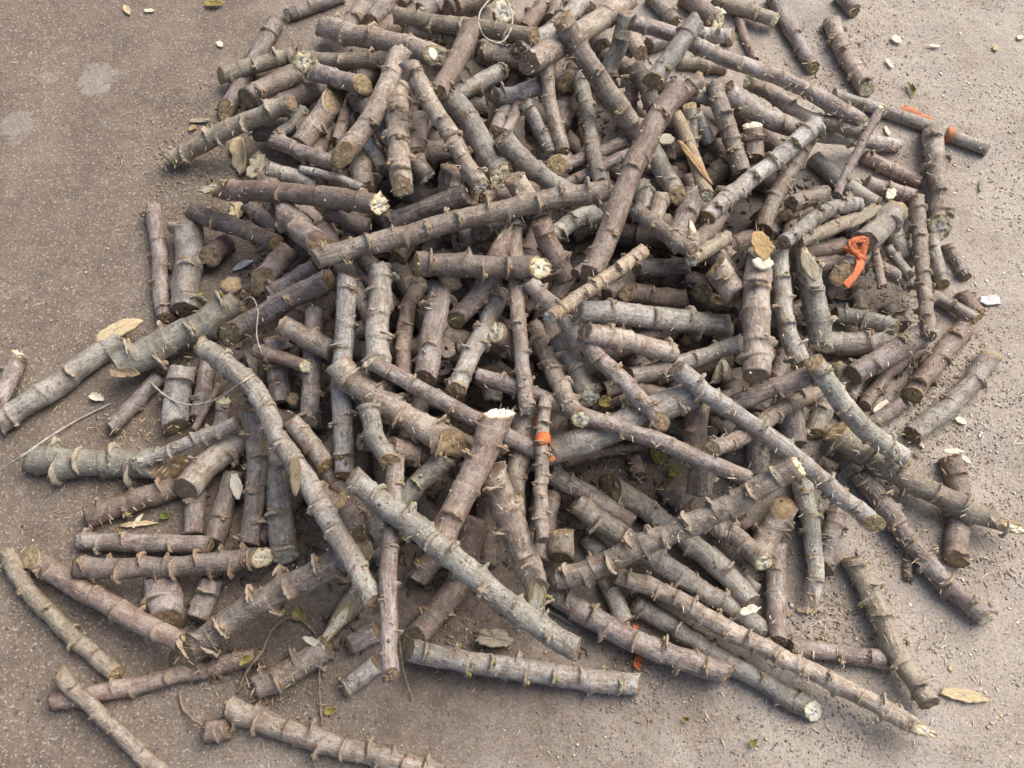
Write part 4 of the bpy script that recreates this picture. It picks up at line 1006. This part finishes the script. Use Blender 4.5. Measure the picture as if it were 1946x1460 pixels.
def leaf(u, v, lpx, wpx, deg, mat, label, tilt=(0, 0)):
    m_ = px2m(u, v, .04); l, w = lpx*m_/2*.88, wpx*m_/2*.88; q_ = rng.uniform(.75, 1.15, 16)
    out = [(l*math.cos(a)*(1 if math.cos(a) < 0 else 1.12)*q_[int(a*2.5) % 16], w*math.sin(a)*q_[int(a*2.5+5) % 16]) for a in np.linspace(0, 2*math.pi, 17)[:-1]]
    me = slab(out, .0006, .006, min(l, w)*.08, int(u+v), mat, 'leaf')
    o = place('leaf', me, u, v, math.radians(deg), label, 'leaf', tilt, .003)
    rib = make_mesh('midrib', *tube(np.array([(-l, 0, .0035), (0, 0, .0012), (l*1.05, 0, .0042)]), .0004, 5, False), mat)
    link('midrib', rib, o); return o
face('grey flat-sided stem on the left floor', 226, 627, 96, 34, 27, WOOD, 'cut_face', thick=.004, lift=.003, label='long pale slanted cut')
leaf(1244, 868, 40, 36, 100, LEAFG, 'round yellow-green leaf in the gap beside the thin red twig', (.5, .1))
leaf(1276, 900, 34, 26, 60, LEAFG, 'dark green leaf half hidden behind the round yellow-green one', (.4, .2))
leaf(405, 9, 42, 20, 0, LEAFY, 'yellow-green leaf with a brown edge at the top edge, left')
leaf(1731, 172, 38, 13, 96, LEAFG, 'narrow green leaf lying on the floor at the upper right')
leaf(570, 1166, 36, 30, -40, LEAFY, 'yellow-green leaf scrap on the very thick dusty stem, lower left', (.3, 0))
leaf(469, 1254, 34, 20, 35, LEAFY, 'crumpled yellow leaf among the hair roots, lower left', (.2, 0))
leaf(628, 1352, 28, 18, 20, LEAFY, 'small yellow-green leaf scrap on the floor at the bottom left')
leaf(1148, 765, 30, 22, 20, LEAFY, 'crumpled mossy leaf right of the dusty grey-green stub', (.2, .2))
leaf(315, 982, 22, 18, 0, LEAFG, 'small olive green leaf above the upper level stem at left')
leaf(1430, 1412, 22, 16, 30, LEAFG, 'tiny green leaf scrap on the floor near the bottom right')
leaf(1302, 1368, 16, 10, -20, LEAFY, 'tiny yellow leaf scrap on the floor at the bottom, right of the middle')

def ribbon(uvz, width, mat, name, label, cat, parent=None):
    P = densify(np.array([at(u, v, z) for u, v, z in uvz]), .004); org = P[0].copy() if parent is None else np.array(parent.location)
    P = P-org; n = len(P); T = np.gradient(P, axis=0); T /= np.linalg.norm(T, axis=1)[:, None]
    up = np.array([0, -.35, 1.]); S_ = np.cross(T, up); S_ /= np.linalg.norm(S_, axis=1)[:, None]; Nn = np.cross(S_, T)
    w = width/2*(1+.12*np.sin(np.arange(n)*.6)); V = []
    for sy, sz in ((-1, -1), (-.3, -.2), (.4, -.9), (1, -1), (1, 1), (.4, 1.1), (-.3, 1.8), (-1, 1)):
        V.append(P+S_*(w*sy)[:, None]+Nn*(sz*.0003)+Nn*(.0016*np.sin(np.arange(n)*1.1+sy*3.1))[:, None])
    X = np.stack(V, 1); F = tube_faces(n, 8)
    me = make_mesh(name, X.reshape(-1, 3), F, mat, smooth=False)
    o = link(name, me, parent, None if parent else org)
    if parent is None: tag(o, label, cat)
    return o
def t_(u, v): return top(u, v)
# ribbon bow on the stub
bw = empty('ribbon_bow', at(1635, 488, t_(1635, 488)+.004))
tag(bw, 'bright orange plastic ribbon knotted round a tan stub at the right', 'ribbon')
zz = max(t_(1635, 488), t_(1625, 500))+.006
ribbon([(1637, 490, zz), (1622, 472, zz+.008), (1618, 460, zz+.012), (1632, 455, zz+.014), (1645, 457, zz+.012), (1641, 474, zz+.006), (1637, 490, zz)], .010, TAPE, 'loop', '', '', bw)
ribbon([(1637, 488, zz), (1634, 505, zz+.003), (1624, 524, zz+.003), (1607, 543, zz)], .011, TAPE, 'tail', '', '', bw)
ribbon([(1604, 470, zz-.004), (1620, 480, zz), (1640, 492, zz+.001)], .006, TAPE, 'tail', '', '', bw)
ribbon([(1630, 482, zz+.002), (1637, 489, zz+.004), (1642, 496, zz+.001)], .009, TAPE, 'knot', '', '', bw)
zb = t_(1725, 222)
ribbon([(1714, 205, .010), (1730, 214, .012), (1752, 224, .013), (1768, 232, .014)], .017, TAPED, 'tape_strip', 'flat strip of orange tape lying along the slim olive-grey stem at the far upper right', 'tape')
def wrap(u, v, stem_label, width, mat, label):      # a band wound round a stem
    k = [i for i, s in enumerate(stems) if s['label'] == stem_label][0]; s = stems[k]
    P = densify(s['p'], 4.0); j = int(np.argmin(np.hypot(P[:, 0]-u, P[:, 1]-v))); t = j/(len(P)-1)
    z = s['z'][0]*(1-t)+s['z'][1]*t; c = at(P[j, 0], P[j, 1], z); c2 = at(P[min(j+1, len(P)-1), 0], P[min(j+1, len(P)-1), 1], z); c1 = at(P[j-1, 0], P[j-1, 1], z)
    T = (c2-c1)/np.linalg.norm(c2-c1); U = np.array([0, 0, 1.])-T*T[2]; U /= np.linalg.norm(U); B = np.cross(T, U)
    R = (s['w'][0]*(1-t)+s['w'][1]*t)/2*px2m(u, v, z)*1.2; X = []
    n = 28
    for a, h in ((-1, .92), (-1, 1.0), (-.3, 1.04), (.35, 1.02), (1, 1.0), (1, .92)):
        th = np.arange(n)*2*math.pi/n; wob = 1+.03*np.sin(3*th+a)
        X.append(T*a*width/2+(R*h*wob)[:, None]*(np.cos(th)[:, None]*U+np.sin(th)[:, None]*B)+T*(.15*width*np.sin(2*th+a))[:, None])
    X = np.stack(X)
    o = link('tape_band', make_mesh('tape_band', X.reshape(-1, 3), tube_faces(6, n), mat), None, c)
    tag(o, label, 'tape'); return o
wrap(1032, 838, 'slim upright stem with a band of orange tape, middle of the lower heap', .013, TAPE, 'band of bright orange tape round the slim upright stem in the lower middle')
wrap(1803, 262, 'slim olive-grey stem at the far upper right, an orange tape band near its tip', .010, TAPED, 'orange tape band round the tip of the slim olive-grey stem at far upper right')
chip(1018, 804, 26, 8, 85, TAPE, 'narrow bit of orange tape beside the slim upright stem, above its band', .0008, .001, 'tape_scrap', 'tape')
chip(1050, 872, 12, 9, 40, TAPE, 'small bit of orange tape below and right of the band, lower middle', .0008, .001, 'tape_scrap', 'tape')
chip(1822, 276, 20, 7, -20, TAPED, 'faded scrap of orange tape under the tip of the slim olive-grey stem', .0008, .001, 'tape_scrap', 'tape')
chip(1208, 1257, 30, 20, 70, TAPE, 'crumpled orange plastic scrap on the floor beside the green-budded stem', .002, .006, 'tape_scrap', 'tape', tilt=(.5, .2))
chip(1208, 1192, 13, 9, -20, TAPE, 'tiny orange plastic scrap at a node of the pinkish knobby stem', .001, .002, 'tape_scrap', 'tape')

# ------------------------------------------------------------------ crumbs of bark, wood and soil
def crumbs(name, label, n, mats, sampler, smin, smax, flat=.4, on_heap=False):
    V, F = [], []; ico = np.array([(0, 0, 1), (.9, 0, .1), (.28, .85, 0), (-.72, .53, .1), (-.72, -.53, -.05), (.28, -.85, .1), (0, 0, -1)])
    fi = [(0, 1, 2), (0, 2, 3), (0, 3, 4), (0, 4, 5), (0, 5, 1), (6, 2, 1), (6, 3, 2), (6, 4, 3), (6, 5, 4), (6, 1, 5)]
    mi = []
    for i in range(n):
        u, v = sampler()
        s = smin*(smax/smin)**(rng.random()**1.8)
        if on_heap: z = top(u, v)
        else:
            if top(u, v) > 0: continue
            z = 0
        p = at(u, v, z+s*flat*.4)
        a = rng.uniform(0, 6.28); el = rng.uniform(.45, 1.0)
        Q = ico*(1+rng.normal(0, .18, (7, 1)))*[s, s*el, s*flat]
        Rm = np.array([[math.cos(a), -math.sin(a), 0], [math.sin(a), math.cos(a), 0], [0, 0, 1]])
        Q = Q@Rm.T; b_ = rng.normal(0, .25); Q[:, 2] += Q[:, 0]*b_
        o = len(V)*7; V.append(Q+p); F.append(np.array(fi)+o); mi += [rng.integers(0, 100)]*10
    F = np.concatenate(F); me = make_mesh(name, np.concatenate(V), F, None, smooth=False)
    tot = sum(w for _, w in mats); cum = 0; idx = np.zeros(len(mi), np.int32); mi = np.array(mi)
    for k, (m_, w) in enumerate(mats):
        me.materials.append(m_); idx[(mi >= cum/tot*100)] = k; cum += w
    me.polygons.foreach_set('material_index', idx)
    return tag(link(name, me), label, 'debris', None, 'stuff')
SOIL = plain('soil_crumb', (.13, .09, .065), (.20, .15, .115), 200, .9)
LIGHT = plain('pale_grit', (.36, .30, .245), (.46, .39, .33), 200, .9)
SOIL2 = plain('grit_crumb', (.24, .19, .15), (.34, .28, .23), 200, .9)
def samp_all(): return rng.uniform(-60, 2010), rng.uniform(-60, 1520)
def samp_right():
    u = 1960-abs(rng.normal(0, 300)); return u, rng.uniform(-20, 1440)
EDGE = [(380, 200), (330, 290), (290, 330), (400, 350), (330, 640), (230, 800), (300, 840), (250, 930), (160, 1000), (420, 1280), (520, 1330), (600, 1300), (1620, 60), (1560, 150), (1660, 220), (1730, 300), (1690, 560), (1720, 600), (1850, 640), (1800, 720), (1760, 820), (1640, 900), (1700, 1050), (1600, 1150), (1560, 1200), (1900, 1080), (1230, 1310), (900, 1230), (1180, 880), (1260, 960)]
def samp_edge():
    e = EDGE[rng.integers(0, len(EDGE))]; return e[0]+rng.normal(0, 45), e[1]+rng.normal(0, 34)
crumbs('floor_grit', 'fine brown and grey grit strewn over the whole floor', 14000, [(SOIL, 26), (SOIL2, 50), (LIGHT, 24)], samp_all, .0005, .0020, .25)
crumbs('wood_crumbs', 'pale crumbs of wood scattered over the floor', 900, [(WOODW, 30), (WOOD, 45), (SOIL2, 25)], samp_all, .0008, .0030, .35)
crumbs('bark_litter', 'litter of crumbled bark and wood chips along the right side of the floor', 8000, [(SOIL2, 22), (LIGHT, 52), (WOOD, 14), (WOODW, 12)], samp_right, .0006, .0030, .16)
crumbs('bark_crumbs', 'brown bark crumbs gathered round the edge of the heap', 3600, [(SOIL, 16), (SOIL2, 46), (LIGHT, 22), (WOOD, 12), (LEAFB, 4)], samp_edge, .0008, .0036, .2)
def samp_heap():
    while True:
        u, v = rng.uniform(420, 1760), rng.uniform(30, 1230)
        if top(u, v) > 0: return u, v
crumbs('dust_crumbs', 'crumbs of dry bark caught on top of the stems', 1500, [(SOIL2, 45), (SOIL, 25), (WOOD, 30)], samp_heap, .0007, .0026, .5, True)
def samp_under():
    while True:
        u, v = rng.uniform(300, 1760), rng.uniform(40, 1260)
        if inside(u, v) or top(u, v) > 0 or False: return u, v
def under(n):
    out = []
    while len(out) < n:
        u, v = samp_under()
        out.append((u, v))
    return out
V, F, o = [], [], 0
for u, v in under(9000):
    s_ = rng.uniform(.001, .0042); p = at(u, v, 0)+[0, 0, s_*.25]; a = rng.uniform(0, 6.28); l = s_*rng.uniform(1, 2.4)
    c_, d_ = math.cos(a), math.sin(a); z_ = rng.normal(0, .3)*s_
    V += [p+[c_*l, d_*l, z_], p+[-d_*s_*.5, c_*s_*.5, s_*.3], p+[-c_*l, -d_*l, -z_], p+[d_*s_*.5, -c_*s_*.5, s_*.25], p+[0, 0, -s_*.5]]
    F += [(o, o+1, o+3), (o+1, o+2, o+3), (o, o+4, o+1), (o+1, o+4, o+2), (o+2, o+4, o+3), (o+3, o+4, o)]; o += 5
SHADE_LITTER = plain('gap_shade_litter', (.085, .064, .048), (.17, .13, .098), 120, .9)  # dark brown crumbs added below the stems, their colour stands in for shade
tag(link('gap_shade_crumbs', make_mesh('gap_shade_crumbs', V, np.array(F), SHADE_LITTER, smooth=False)), 'dark bark and soil crumbs added under the heap to paint shade between stems', 'debris', None, 'stuff')
# thin shreds of bark and wood, far too many to pick apart
def shreds(name, label, n, samp, mat):
    V, F, o = [], [], 0
    for i in range(n):
        u, v = samp(); z = top(u, v); p = at(u, v, z+.0014); a = rng.uniform(0, 6.28); l = rng.uniform(.0015, .007); w = rng.uniform(.0003, .0009)
        d = np.array([math.cos(a), math.sin(a), rng.normal(0, .18)]); s_ = np.array([-math.sin(a), math.cos(a), 0])
        b = p+d*l*.1+s_*l*rng.normal(0, .18)
        V += [p-d*l-s_*w*.4, p-d*l+s_*w*.4, b+s_*w+[0, 0, w], b-s_*w+[0, 0, w], b-[0, 0, w], p+d*l]
        F += [(o, o+3, o+2), (o, o+2, o+1), (o+2, o+3, o+5), (o+1, o+2, o+4), (o, o+4, o+3), (o+2, o+5, o+4), (o+3, o+4, o+5)]; o += 6
    tag(link(name, make_mesh(name, V, np.array(F), mat, smooth=False)), label, 'debris', None, 'stuff')
shreds('bark_shreds', 'dark thin bark shreds round and under the edge of the heap', 900, samp_edge, SCAR[2])
shreds('wood_shreds', 'pale thin wood shreds round the edge of the heap', 700, samp_edge, WOOD)
shreds('wood_shreds', 'pale thin wood shreds scattered on the right side of the floor', 500, samp_right, WOODW)
shreds('fibre_shreds', 'dry fibres and shreds caught on top of the stems', 500, samp_heap, SCAR[1])
crumbs('wood_flakes', 'small pale wood flakes strewn along the right side of the floor', 700, [(WOODW, 45), (WOOD, 35), (LIGHT, 20)], samp_right, .0014, .0046, .16)
